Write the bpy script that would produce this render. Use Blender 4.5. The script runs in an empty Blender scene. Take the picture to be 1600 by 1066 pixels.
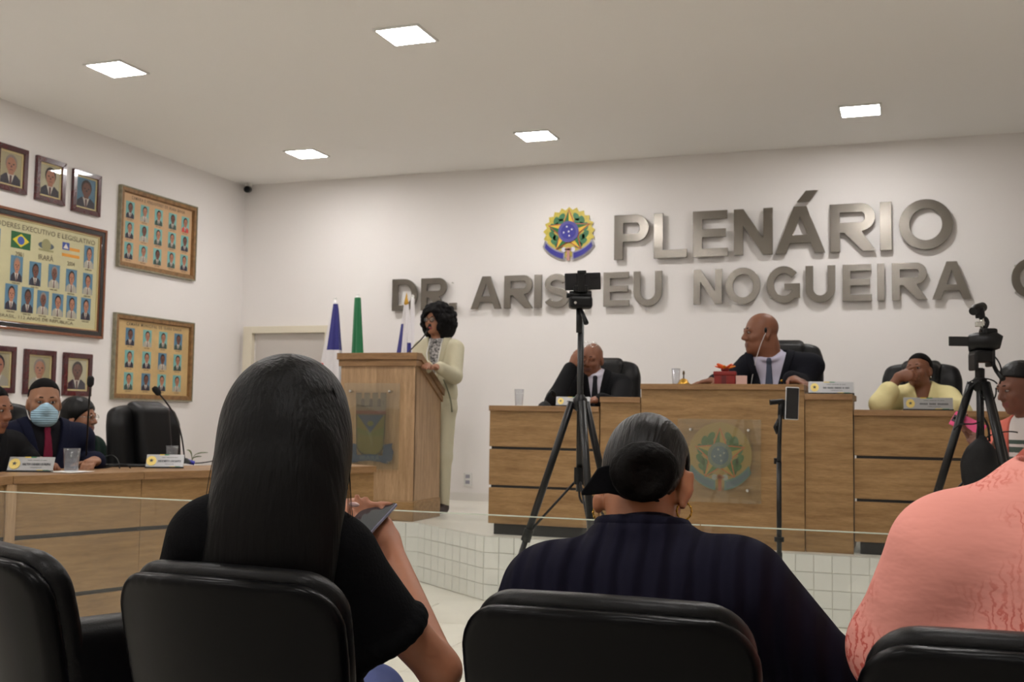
import bpy, bmesh, math, random
import numpy as np
from mathutils import Vector, Matrix, Euler

random.seed(11)
SC = bpy.context.scene
COL = SC.collection
PI = math.pi

# ------------------------------------------------------------------ camera
FPX, PCX, PCY, CAMH = 1701.0, 800.0, 533.0, 1.22      # focal length in pixels of a 1600x1066 frame
_vx, _vy = np.array([-3880., 582.]), np.array([1420., 660.])
_dX = -np.array([_vx[0]-PCX, _vx[1]-PCY, FPX]); _dX /= np.linalg.norm(_dX)
_dY = np.array([_vy[0]-PCX, _vy[1]-PCY, FPX]); _dY -= _dX*(_dX@_dY); _dY /= np.linalg.norm(_dY)
RW = np.stack([_dX, _dY, np.cross(_dX, _dY)])         # world = RW @ camera(x right, y down, z forward)
cam_data = bpy.data.cameras.new('camera')
cam_data.sensor_width = 36.0
cam_data.lens = FPX/1600*36
cam_data.clip_start = 0.02
cam_data.dof.use_dof = True
cam_data.dof.focus_distance = 2.2
cam_data.dof.aperture_fstop = 11.0
cam = bpy.data.objects.new('camera', cam_data)
COL.objects.link(cam)
_m = Matrix(((RW[0][0], -RW[0][1], -RW[0][2], 0), (RW[1][0], -RW[1][1], -RW[1][2], 0),
             (RW[2][0], -RW[2][1], -RW[2][2], CAMH), (0, 0, 0, 1)))
cam.matrix_world = _m
SC.camera = cam

# ------------------------------------------------------------------ world and exposure
w = bpy.data.worlds.new('world'); SC.world = w; w.use_nodes = True
w.node_tree.nodes['Background'].inputs[0].default_value = (0.8, 0.85, 1, 1)
w.node_tree.nodes['Background'].inputs[1].default_value = 0.0   # closed room: its ceiling panels are the only light
SC.view_settings.view_transform = 'Standard'
SC.view_settings.look = 'None'
SC.view_settings.gamma = 1.0
SC.view_settings.use_curve_mapping = False
SC.view_settings.exposure = 0.06
LAMP_POWER = 82.0                                      # emission of one ceiling panel

def ray(px, py): return RW @ np.array([px-PCX, py-PCY, FPX])
def PD(px, py, d): r = ray(px, py)*(d/FPX); return Vector((r[0], r[1], r[2]+CAMH))
def PY(px, py, Y): r = ray(px, py); r = r*(Y/r[1]); return Vector((r[0], r[1], r[2]+CAMH))
def PX(px, py, X): r = ray(px, py); r = r*(X/r[0]); return Vector((r[0], r[1], r[2]+CAMH))
def PZ(px, py, Z): r = ray(px, py); r = r*((Z-CAMH)/r[2]); return Vector((r[0], r[1], r[2]+CAMH))

# ------------------------------------------------------------------ materials
def lin(c):
    out = []
    for v in c[:3]:
        v = v/255.0
        out.append(v/12.92 if v <= 0.04045 else ((v+0.055)/1.055)**2.4)
    return (*out, 1.0)
MATS = {}
def mat(name, rgb=(128,128,128), rough=0.5, metal=0.0, spec=0.5, var=0.0, vscale=8.0, vstretch=(1,1,1),
        bump=0.0, bscale=60.0, bstretch=(1,1,1), coat=0.0, sheen=0.0, emit=0.0, aniso=0.0, rgb2=None, wave=None, sss=0.0):
    """procedural material: noise-varied colour, noise or wave relief"""
    if name in MATS: return MATS[name]
    m = bpy.data.materials.new(name); m.use_nodes = True; MATS[name] = m
    nt = m.node_tree; N = nt.nodes; L = nt.links
    b = N['Principled BSDF']
    b.inputs['Base Color'].default_value = lin(rgb)
    b.inputs['Roughness'].default_value = rough
    b.inputs['Metallic'].default_value = metal
    b.inputs['Specular IOR Level'].default_value = spec
    b.inputs['Coat Weight'].default_value = coat
    b.inputs['Sheen Weight'].default_value = sheen
    b.inputs['Anisotropic'].default_value = aniso
    if sss:
        b.inputs['Subsurface Weight'].default_value = sss
        b.inputs['Subsurface Radius'].default_value = (0.012, 0.005, 0.003)
        b.inputs['Subsurface Scale'].default_value = 1.0
    if emit:
        b.inputs['Emission Color'].default_value = lin(rgb)
        b.inputs['Emission Strength'].default_value = emit
    tc = None
    def coord(stretch):
        nonlocal tc
        if tc is None: tc = N.new('ShaderNodeTexCoord')
        mp = N.new('ShaderNodeMapping'); mp.inputs['Scale'].default_value = stretch
        L.new(tc.outputs['Object'], mp.inputs['Vector']); return mp
    if var or rgb2:
        mp = coord(vstretch)
        n = N.new('ShaderNodeTexNoise'); n.inputs['Scale'].default_value = vscale; n.inputs['Detail'].default_value = 6
        n.inputs['Roughness'].default_value = 0.6
        L.new(mp.outputs[0], n.inputs['Vector'])
        r = N.new('ShaderNodeValToRGB')
        c = lin(rgb); c2 = lin(rgb2) if rgb2 else tuple(min(1, x*(1+var)) for x in c[:3])+(1,)
        c1 = c if rgb2 else tuple(x*(1-var) for x in c[:3])+(1,)
        r.color_ramp.elements[0].position = 0.36; r.color_ramp.elements[0].color = c1
        r.color_ramp.elements[1].position = 0.64; r.color_ramp.elements[1].color = c2
        L.new(n.outputs['Fac'], r.inputs['Fac']); L.new(r.outputs['Color'], b.inputs['Base Color'])
    if bump or wave:
        bp = N.new('ShaderNodeBump'); bp.inputs['Distance'].default_value = 0.01
        if wave:
            ax, sc, st = wave
            mp = coord((1,1,1)); wv = N.new('ShaderNodeTexWave'); wv.bands_direction = ax
            wv.inputs['Scale'].default_value = sc; wv.inputs['Distortion'].default_value = 0.6; wv.inputs['Detail Scale'].default_value = 2
            L.new(mp.outputs[0], wv.inputs['Vector']); L.new(wv.outputs['Fac'], bp.inputs['Height']); bp.inputs['Strength'].default_value = st
        else:
            mp = coord(bstretch); n2 = N.new('ShaderNodeTexNoise'); n2.inputs['Scale'].default_value = bscale; n2.inputs['Detail'].default_value = 4
            L.new(mp.outputs[0], n2.inputs['Vector']); L.new(n2.outputs['Fac'], bp.inputs['Height']); bp.inputs['Strength'].default_value = bump
        L.new(bp.outputs['Normal'], b.inputs['Normal'])
    return m

def wood(name, stretch, a=(129,98,61), bcol=(169,135,91)):
    if name in MATS: return MATS[name]
    m = mat(name, a, rough=0.42, rgb2=bcol, vscale=3.2, vstretch=stretch, spec=0.35)
    nt = m.node_tree; N = nt.nodes; L = nt.links; b = N['Principled BSDF']
    r = [n for n in N if n.type == 'VALTORGB'][0]
    r.color_ramp.elements[0].position = 0.28; r.color_ramp.elements[1].position = 0.72
    mp = N.new('ShaderNodeMapping'); mp.inputs['Scale'].default_value = tuple(s*5 for s in stretch)
    tc = [n for n in N if n.type == 'TEX_COORD'][0]; L.new(tc.outputs['Object'], mp.inputs['Vector'])
    n = N.new('ShaderNodeTexNoise'); n.inputs['Scale'].default_value = 5; n.inputs['Detail'].default_value = 5; L.new(mp.outputs[0], n.inputs['Vector'])
    mx = N.new('ShaderNodeMix'); mx.data_type = 'RGBA'; mx.blend_type = 'MULTIPLY'; mx.inputs['Factor'].default_value = 0.55
    r2 = N.new('ShaderNodeValToRGB'); r2.color_ramp.elements[0].position = 0.35; r2.color_ramp.elements[0].color = (0.66,0.62,0.58,1)
    r2.color_ramp.elements[1].position = 0.6; r2.color_ramp.elements[1].color = (1,1,1,1)
    L.new(n.outputs['Fac'], r2.inputs['Fac'])
    L.new(r.outputs['Color'], mx.inputs[6]); L.new(r2.outputs['Color'], mx.inputs[7]); L.new(mx.outputs[2], b.inputs['Base Color'])
    return m

def glass(name, tint=(0.96,0.98,0.97), refl=1.0, haze=0.0, hazecol=(0.8,0.8,0.75)):
    """thin clear sheet: transmits straight through, mirrors by Fresnel, a little haze"""
    if name in MATS: return MATS[name]
    m = bpy.data.materials.new(name); m.use_nodes = True; MATS[name] = m
    nt = m.node_tree; N = nt.nodes; L = nt.links
    N.remove(N['Principled BSDF']); out = N['Material Output']
    t = N.new('ShaderNodeBsdfTransparent'); t.inputs[0].default_value = (*tint, 1)
    g = N.new('ShaderNodeBsdfGlossy'); g.inputs['Roughness'].default_value = 0.02
    fr = N.new('ShaderNodeLayerWeight'); fr.inputs['Blend'].default_value = 0.5
    pw = N.new('ShaderNodeMath'); pw.operation = 'POWER'; pw.inputs[1].default_value = 5.0
    L.new(fr.outputs['Facing'], pw.inputs[0])
    mul = N.new('ShaderNodeMath'); mul.operation = 'MULTIPLY_ADD'; mul.inputs[1].default_value = 0.95*refl; mul.inputs[2].default_value = 0.035*refl
    L.new(pw.outputs[0], mul.inputs[0])
    mx = N.new('ShaderNodeMixShader'); L.new(mul.outputs[0], mx.inputs[0]); L.new(t.outputs[0], mx.inputs[1]); L.new(g.outputs[0], mx.inputs[2])
    if haze:
        d = N.new('ShaderNodeBsdfDiffuse'); d.inputs[0].default_value = (*hazecol, 1)
        m2 = N.new('ShaderNodeMixShader'); m2.inputs[0].default_value = haze
        L.new(mx.outputs[0], m2.inputs[1]); L.new(d.outputs[0], m2.inputs[2]); L.new(m2.outputs[0], out.inputs[0])
    else: L.new(mx.outputs[0], out.inputs[0])
    return m

# ------------------------------------------------------------------ object helpers
WM = {}                                               # object name -> world matrix (for building parts in world coordinates)
def tag(o, label=None, cat=None, group=None, kind=None):
    if label: o['label'] = label
    if cat: o['category'] = cat
    if group: o['group'] = group
    if kind: o['kind'] = kind
    return o
def thing(name, label, cat, loc=(0,0,0), rz=0.0, group=None, kind=None):
    o = bpy.data.objects.new(name, None); COL.objects.link(o)
    o.empty_display_size = 0.1
    o.location = loc; o.rotation_euler = (0,0,rz)
    WM[o.name] = Matrix.Translation(Vector(loc)) @ Matrix.Rotation(rz, 4, 'Z')
    return tag(o, label, cat, group, kind)
def link_mesh(name, me, mats, parent=None, loc=None, smooth=False):
    for m in (mats if isinstance(mats, (list, tuple)) else [mats]): me.materials.append(m)
    o = bpy.data.objects.new(name, me); COL.objects.link(o)
    if smooth: me.polygons.foreach_set('use_smooth', [True]*len(me.polygons))
    if parent:
        o.parent = parent; WM[o.name] = WM[parent.name]
    else:
        o.location = loc or (0,0,0); WM[o.name] = Matrix.Translation(Vector(o.location))
    return o
def copy_tree(o, parent=None):
    c = o.copy(); COL.objects.link(c)
    c.parent = parent
    if parent: c.matrix_parent_inverse = o.matrix_parent_inverse
    for ch in [x for x in bpy.data.objects if x.parent == o]: copy_tree(ch, c)
    return c

class MB:
    """collects boxes, tubes, prisms ... into one mesh"""
    def __init__(s): s.v = []; s.f = []; s.mi = []
    def add(s, vs, fs, m=0):
        n = len(s.v); s.v += [tuple(v) for v in vs]
        for f in fs: s.f.append(tuple(i+n for i in f)); s.mi.append(m)
        return s
    def box(s, c, d, rot=None, m=0):
        vs = []
        for x in (-.5,.5):
            for y in (-.5,.5):
                for z in (-.5,.5):
                    p = Vector((x*d[0], y*d[1], z*d[2]))
                    if rot is not None: p = rot @ p
                    vs.append(p + Vector(c))
        return s.add(vs, [(0,1,3,2),(4,6,7,5),(0,4,5,1),(2,3,7,6),(0,2,6,4),(1,5,7,3)], m)
    def bb(s, lo, hi, m=0):
        return s.box([(a+b)/2 for a,b in zip(lo,hi)], [b-a for a,b in zip(lo,hi)], None, m)
    def tube(s, pts, r, n=10, m=0, caps=True):
        pts = [Vector(p) for p in pts]; k = len(pts)
        rs = r if isinstance(r, (list,tuple)) else [r]*k
        vs = []; fs = []; up = None
        for i,p in enumerate(pts):
            t = (pts[min(i+1,k-1)]-pts[max(i-1,0)]).normalized()
            if up is None: up = t.orthogonal().normalized()
            else:
                up = (up - t*up.dot(t))
                up = up.normalized() if up.length > 1e-6 else t.orthogonal().normalized()
            w_ = t.cross(up)
            for j in range(n):
                a = 2*PI*j/n; vs.append(p + (up*math.cos(a)+w_*math.sin(a))*rs[i])
        for i in range(k-1):
            for j in range(n): fs.append((i*n+j, i*n+(j+1)%n, (i+1)*n+(j+1)%n, (i+1)*n+j))
        if caps: fs.append(tuple(range(n-1,-1,-1))); fs.append(tuple((k-1)*n+j for j in range(n)))
        return s.add(vs, fs, m)
    def lathe(s, prof, c, n=24, M=None, m=0):
        vs = []; fs = []; k = len(prof)
        for r,z in prof:
            for j in range(n):
                a = 2*PI*j/n; p = Vector((r*math.cos(a), r*math.sin(a), z))
                if M is not None: p = M @ p
                vs.append(p+Vector(c))
        for i in range(k-1):
            for j in range(n): fs.append((i*n+j, i*n+(j+1)%n, (i+1)*n+(j+1)%n, (i+1)*n+j))
        if prof[0][0] > 1e-5: fs.append(tuple(range(n-1,-1,-1)))
        if prof[-1][0] > 1e-5: fs.append(tuple((k-1)*n+j for j in range(n)))
        return s.add(vs, fs, m)
    def sphere(s, c, r, n=12, M=None, m=0):
        if not isinstance(r, (tuple,list)): r = (r,r,r)
        vs = []; fs = []; h = n//2+1
        for i in range(h+1):
            th = PI*i/h
            for j in range(n):
                a = 2*PI*j/n; p = Vector((r[0]*math.sin(th)*math.cos(a), r[1]*math.sin(th)*math.sin(a), r[2]*math.cos(th)))
                if M is not None: p = M @ p
                vs.append(p+Vector(c))
        for i in range(h):
            for j in range(n): fs.append((i*n+j, (i+1)*n+j, (i+1)*n+(j+1)%n, i*n+(j+1)%n))
        return s.add(vs, fs, m)
    def prism(s, poly, fr, d0, d1, m=0):
        """poly in (u,v), fr(u,v,d)->point, from depth d0 to d1"""
        n = len(poly)
        vs = [fr(u,v,d0) for u,v in poly]+[fr(u,v,d1) for u,v in poly]
        fs = [tuple(range(n-1,-1,-1)), tuple(range(n,2*n))]+[(i,(i+1)%n,n+(i+1)%n,n+i) for i in range(n)]
        return s.add(vs, fs, m)
    def flat(s, poly, fr, d, m=0):
        return s.add([fr(u,v,d) for u,v in poly], [tuple(range(len(poly)))], m)
    def build(s, name, mats, parent=None, loc=None, smooth=False, bevel=0.0, local=False, auto=None):
        me = bpy.data.meshes.new(name)
        vs = [Vector(v) for v in s.v]
        if not local:
            if parent is not None: W = WM[parent.name].inverted(); vs = [W @ v for v in vs]
            elif loc is not None: vs = [v-Vector(loc) for v in vs]
        me.from_pydata(vs, [], s.f)
        if any(s.mi): me.polygons.foreach_set('material_index', s.mi)
        bm = bmesh.new(); bm.from_mesh(me); bmesh.ops.recalc_face_normals(bm, faces=bm.faces)
        bm.to_mesh(me); bm.free()
        o = link_mesh(name, me, mats, parent, loc, smooth)
        if auto is not None:
            me.polygons.foreach_set('use_smooth', [True]*len(me.polygons))
            me.set_sharp_from_angle(angle=math.radians(auto))
        if bevel:
            b = o.modifiers.new('bevel', 'BEVEL'); b.width = bevel; b.segments = 2; b.limit_method = 'ANGLE'
        return o
def bez(p0, p1, p2, p3, n=12):
    p0,p1,p2,p3 = map(Vector, (p0,p1,p2,p3))
    return [p0*(1-t)**3+p1*3*t*(1-t)**2+p2*3*t*t*(1-t)+p3*t**3 for t in [i/n for i in range(n+1)]]
def arc(cx, cy, rx, ry, a0, a1, n=10):
    return [(cx+rx*math.cos(math.radians(a0+(a1-a0)*i/n)), cy+ry*math.sin(math.radians(a0+(a1-a0)*i/n))) for i in range(n+1)]
def text_mesh(body, size, bold=0.0, align='CENTER', space=1.0):
    """lettering as a flat mesh in XY"""
    cu = bpy.data.curves.new('lettering', 'FONT'); cu.body = body; cu.size = size; cu.align_x = align; cu.align_y = 'CENTER'
    cu.offset = bold; cu.space_character = space; cu.resolution_u = 2
    o = bpy.data.objects.new('lettering', cu); COL.objects.link(o)
    bpy.context.view_layer.update()
    me = bpy.data.meshes.new_from_object(o.evaluated_get(bpy.context.evaluated_depsgraph_get()))
    bpy.data.objects.remove(o); bpy.data.curves.remove(cu)
    return me
def put_text(name, body, size, fr, d, m, parent, bold=0.0, width=None, space=1.0):
    me = text_mesh(body, size, bold, space=space)
    vs = np.array([v.co[:] for v in me.vertices])
    sx = 1.0
    if width and len(vs): sx = width/max(1e-6, vs[:,0].max()-vs[:,0].min())
    W = WM[parent.name].inverted()
    for v in me.vertices: v.co = W @ Vector(fr(v.co.x*sx, v.co.y, d))
    return link_mesh(name, me, m, parent)

def put_bars(name, words, size, fr, d, m, parent, width):
    """lettering too small to read: one little bar for each letter of words of these lengths"""
    n = sum(words)+len(words)-1; st = width/n; mb = MB(); x = -width/2
    for w_ in words:
        for k in range(w_): mb.flat([(x,-size*.36),(x+st*.72,-size*.36),(x+st*.72,size*(.36 if k%3 else .40)),(x,size*.36)], fr, d); x += st
        x += st
    return tag(mb.build(name, m, parent), kind='stuff')

# palettes
WALL = mat('wall_paint', (233,229,226), rough=0.75, bump=0.03, bscale=180, spec=0.25)
CEIL = mat('ceiling_paint', (240,238,234), rough=0.85, spec=0.2)
WOODH = wood('wood_laminate_x', (1.0, 6, 9))
WOODY = wood('wood_laminate_y', (4, 1.0, 9), (136,104,66), (178,144,98))
WOODV = wood('wood_laminate_z', (11, 11, 0.8), (150,119,86), (194,161,124))
WOODT = wood('wood_top_edge', (1.2, 1.2, 14), (126,95,62), (162,126,88))
DARKGAP = mat('black_laminate', (22,19,18), rough=0.5)
STEEL = mat('brushed_steel', (128,123,116), rough=0.18, metal=1.0, aniso=0.4, bump=0.02, bscale=40, bstretch=(1,1,30))
CHROME = mat('chrome', (210,210,205), rough=0.15, metal=1.0)
BLACKP = mat('black_plastic', (9,9,10), rough=0.42, spec=0.3, bump=0.03, bscale=400)
BLACKM = mat('black_metal', (20,20,21), rough=0.36, metal=0.3)
RUBBER = mat('black_rubber', (12,12,12), rough=0.8)
LEATHER = mat('black_leather', (11,11,12), rough=0.42, bump=0.12, bscale=260, spec=0.28)
TILE = mat('glazed_tile', (226,227,220), rough=0.22, var=0.03, vscale=5, coat=0.2)
GROUT = mat('tile_grout', (190,188,176), rough=0.9)
FLOORT = mat('porcelain_floor', (228,224,212), rough=0.28, var=0.04, vscale=4)
WHITEP = mat('white_plastic', (225,224,220), rough=0.4)
GOLD = mat('gold_metal', (205,160,70), rough=0.28, metal=1.0)

# ================================================================== the room
ZC, XL, YB, ST = 3.586, -6.49, 9.60, 0.42               # ceiling height, left wall, back wall, stage height
XR, YF = 3.2, -3.6
def struct(name, mb, m, **k): return tag(mb.build(name, m, **k), kind='structure')
fl = struct('floor', MB().bb((XL-.1, YF-.1, -.12), (XR+.1, YB+.1, -.003)), FLOORT)
struct('ceiling', MB().bb((XL-.1, YF-.1, ZC), (XR+.1, YB+.1, ZC+.12)), CEIL)
wall_back = struct('wall_back', MB().bb((XL-.1, YB, -.004), (XR+.1, YB+.1, ZC)), WALL)
struct('wall_left', MB().bb((XL-.1, YF, -.004), (XL, YB, ZC)), WALL)
struct('wall_right', MB().bb((XR, YF, -.004), (XR+.1, YB, ZC)), WALL)
struct('wall_rear', MB().bb((XL-.1, YF-.1, -.004), (XR+.1, YF, ZC)), WALL)
tb = MB().bb((-.298,-.298,-.004), (.298,.298,0)).build('tile', FLOORT, fl)
tb.location = (-4.2, 2.1, 0)
first = True
for i in range(14):
    for j in range(14):
        p = (-6.18+.6*i, -.3+.6*j, 0)
        if p[1] > 7.1 or (p[1] > 6.5 and p[0] > -3.4): continue
        o = tb if first else tb.copy()
        if not first: COL.objects.link(o)
        o.location = p; first = False

plan = [(-5.35,YB),(-5.35,7.43),(-3.42,7.43),(-2.665,6.835),(XR,6.835),(XR,YB)]
stage = struct('stage', MB().prism(plan, lambda u,v,d: (u,v,d), -.004, ST), mat('stage_floor', (222,218,206), rough=0.3, var=0.04, vscale=3))
stage['label'] = 'low tiled stage under the dais desks and lectern'
tw = .105
proto = None
for a,b in ((plan[1],plan[2]),(plan[2],plan[3]),(plan[3],(1.9,6.835))):
    a = Vector((*a,0)); b = Vector((*b,0)); t = (b-a).normalized(); n = Vector((t.y,-t.x,0)); L_ = (b-a).length
    if a.x < -5: a = b-t*(tw*11); L_ = tw*11
    k = int(round(L_/tw)); ww = L_/k
    for i in range(k):
        for r in range(4):
            if proto is None:
                proto = MB().bb((-.0508,-.008,-.0508),(.0508,.004,.0508)).build('tile', TILE, stage, bevel=0.0015); o = proto
            else:
                o = proto.copy(); COL.objects.link(o)
            p = a+t*(ww*(i+.5)); o.location = (p.x, p.y, tw*(r+.5)); o.rotation_euler = (0,0,math.atan2(t.y,t.x)); o.scale = (ww/tw,1,1)
struct('trim_1', MB().prism([(-3.42,7.43),(-2.665,6.835),(1.9,6.835),(1.9,6.86),(-2.655,6.86),(-3.41,7.455)], lambda u,v,d:(u,v,d), ST-.002, ST+.004), mat('stage_edge', (214,210,200), rough=0.3))
struct('dais_platform', MB().bb((-1.62,7.5,ST),(-.33,8.75,ST+.13)), FLOORT)
struct('baseboard_back', MB().bb((-5.35,YB-.014,ST),(XR,YB,ST+.075)).bb((XL,YB-.014,0),(-6.43,YB,.075)), mat('baseboard_white', (224,220,214), rough=0.4))
struct('baseboard_left', MB().bb((XL,YF,0),(XL+.014,YB-.014,.075)), MATS['baseboard_white'])

# door behind the flags
CREAM = mat('cream_door_frame', (222,214,194), rough=0.5)
dr = thing('door_1', 'pale grey door in a cream frame behind the flags', None, (-5.9,YB,0), kind='structure')
MB().bb((-6.29,YB-.012,0),(-5.49,YB+.0,2.04)).build('door_leaf', mat('door_grey', (196,190,184), rough=0.5), dr, bevel=.002)
MB().bb((-6.42,YB-.06,0),(-6.315,YB+.0,2.10)).build('jamb', CREAM, dr, bevel=.003)
MB().bb((-5.47,YB-.06,0),(-5.365,YB+.0,2.10)).build('jamb', CREAM, dr, bevel=.003)
MB().bb((-6.315,YB-.06,2.03),(-5.47,YB+.0,2.10)).build('lintel', CREAM, dr, bevel=.003)
MB().tube([(-5.58,YB-.012,1.0),(-5.58,YB-.06,1.0),(-5.68,YB-.06,1.0)], .009).build('door_handle', CHROME, dr, smooth=True)

# ------------------------------------------------------------------ ceiling panels
LED = mat('led_diffuser', (255,251,249), rough=0.6, emit=LAMP_POWER)
def panel(x, y):
    named = {(8.54,-5.13):'square white LED ceiling panel nearest the security camera corner', (8.54,-2.92):'square white LED ceiling panel above the coat of arms on the wall',
             (8.54,-.32):'square white LED ceiling panel above the last letters of PLENÁRIO', (6.0,-5.13):'square white LED ceiling panel closest to the wall of portraits',
             (6.0,-2.92):'square white LED ceiling panel above the stage corner beside the lectern', (6.0,-.32):'square white LED ceiling panel above the slim phone stand'}
    lb = named.get((y,x)) or ('square white LED ceiling panel over the glass barrier' if y > 2 else 'square white LED ceiling panel over the public seats')
    # panels of the same ceiling grid that lie outside the picture carry their place and end in _offscreen
    where = '' if (y > 8 or (y == 6.0 and x < -1)) else '_%s_%s_offscreen' % ({6.0:'stage_edge',3.45:'barrier',.9:'seats',-1.65:'rear'}[y], {-5.13:'left',-2.92:'middle',-.32:'right'}[x])
    t = thing('ceiling_light'+where, lb, 'ceiling light', (x,y,ZC), 0, 'square ceiling panels')
    f = MB(); s, i = .155, .138
    f.bb((-s,-s,-.012),(s,-i,.0)).bb((-s,i,-.012),(s,s,0)).bb((-s,-i,-.012),(-i,i,0)).bb((i,-i,-.012),(s,i,0))
    f.build('frame', WHITEP, t, local=True)
    MB().bb((-i,-i,-.009),(i,i,-.001)).build('diffuser'+where, LED, t, local=True)
    return t
for y in (8.54, 6.0, 3.45, .9, -1.65):
    for x in (-5.13, -2.92, -0.32):
        panel(x, y)

# small security camera in the corner
t = thing('security_camera', 'small black security camera high in the corner by the ceiling', 'camera', (-6.36,9.5,3.5))
MB().lathe([(.0,.10),(.035,.10),(.035,.07),(.012,.065),(.012,.03)], (-6.40,9.53,3.486), 16).build('bracket', WHITEP, t, smooth=True)
MB().tube([(-6.41,9.54,3.53),(-6.385,9.475,3.515)], [.036,.034], 16).build('housing', BLACKP, t, auto=40)
MB().tube([(-6.385,9.475,3.515),(-6.383,9.472,3.514)], .022, 14).build('lens', mat('lens_glass', (8,8,12), rough=0.05), t)

# wall outlet
t = thing('wall_outlet', 'white double wall outlet beside the lectern', 'outlet', (-3.92,YB,.62))
MB().bb((-3.96,YB-.012,.56),(-3.88,YB,.685)).build('cover_plate', WHITEP, t, bevel=.003)
for z in (.595,.648): MB().bb((-3.942,YB-.0135,z-.017),(-3.898,YB-.010,z+.017)).build('socket', mat('socket_grey', (150,148,160), rough=0.5), t, bevel=.002)

# ------------------------------------------------------------------ steel letters on the back wall
def strip(cl, t):
    """closed outline of a stroke of width t along the centre line"""
    cl = [Vector((*p,)) for p in cl]; l = []; r = []
    for i,p in enumerate(cl):
        d = (cl[min(i+1,len(cl)-1)]-cl[max(i-1,0)]).normalized(); n = Vector((-d.y,d.x))
        l.append(tuple(p+n*t/2)); r.append(tuple(p-n*t/2))
    return [l+r[::-1]]
def glyph(c, w, h, t):
    if c == 'I': return [[(0,0),(w,0),(w,h),(0,h)]]
    if c == '.': return [[(0,0),(w,0),(w,t*1.05),(0,t*1.05)]]
    if c == 'L': return [[(0,0),(w,0),(w,t*.9),(t,t*.9),(t,h),(0,h)]]
    if c == 'T': return [[((w-t)/2,0),((w+t)/2,0),((w+t)/2,h-t*.9),(w,h-t*.9),(w,h),(0,h),(0,h-t*.9),((w-t)/2,h-t*.9)]]
    if c == 'E':
        e = t*.88; m0 = h*.5-e*.42; m1 = h*.5+e*.58
        return [[(0,0),(w,0),(w,e),(t,e),(t,m0),(w*.94,m0),(w*.94,m1),(t,m1),(t,h-e),(w*.98,h-e),(w*.98,h),(0,h)]]
    if c == 'N': return [[(0,0),(t*.95,0),(t*.95,h*.66),(w-t,0),(w,0),(w,h),(w-t*.95,h),(w-t*.95,h*.34),(t,h),(0,h)]]
    if c in 'AÁ':
        a = w/2; k = t*1.08
        out = [(0,0),(k,0),(k+h*.22*(a-k*.62)/h,h*.22),(w-k-h*.22*(a-k*.62)/h,h*.22),(w-k,0),(w,0),(a+k*.60,h),(a-k*.60,h)]
        hb = h*.385; ht = h*.80
        xl = k+hb*(a-k*.62)/h
        return [out, [(xl,hb),(w-xl,hb),(a,ht)]]
    if c in 'PR':
        r = h*.30 if c == 'P' else h*.285; e = t*.88; yb = h-2*r
        out = [(0,0),(t,0)]
        if c == 'P': out += [(t,yb)]
        else: out += [(t,yb*.92),(t+(w-t)*.12,yb*.92),(w-t*1.25,0),(w,0),(w*.72,yb*.88),(w*.70,yb*1.0)]
        out += arc(w-r*.98, yb+r, r*.95, r, -80, 90, 12)+[(0,h)]
        ri = r-e
        hole = [(t,yb+e)]+arc(w-r*.98, yb+r, max(.02,r*.95-t), ri, -90, 90, 10)+[(t,h-e)]
        return [out, hole]
    if c == 'D':
        e = t*.88
        return [[(0,0)]+arc(w-h*.46, h/2, h*.46, h/2, -90, 90, 18)+[(0,h)], [(t,e)]+arc(w-h*.46, h/2, h*.46-t, h/2-e, -90, 90, 16)+[(t,h-e)]]
    if c == 'O':
        e = t*.92
        return [arc(w/2,h/2,w/2,h/2*1.03,0,350,35), arc(w/2,h/2,w/2-t,h/2*1.03-e,0,350,35)]
    if c == 'U':
        r = w/2
        return [[(0,h)]+arc(r,r*.96,r,r*1.0,180,360,18)+[(w,h),(w-t,h)]+arc(r,r*.96,r-t,r*1.0-t*.95,360,180,16)+[(t,h)]]
    if c == 'C':
        return strip(arc(w*.52,h/2,w*.5-t/2,h*.515-t/2,42,318,30), t)
    if c == 'G':
        cl = arc(w*.52,h/2,w*.5-t/2,h*.515-t/2,40,330,30)
        return strip(cl, t)
    if c == 'S':
        a = w/2-t/2; r1 = (h*1.03-t)/4
        cl = arc(w/2, h*1.015-t/2-r1, a*.94, r1, 20, 240, 16) + arc(w/2, t/2+r1-h*.015, a, r1, 60, -160, 16)
        return strip(cl, t*.95)
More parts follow.
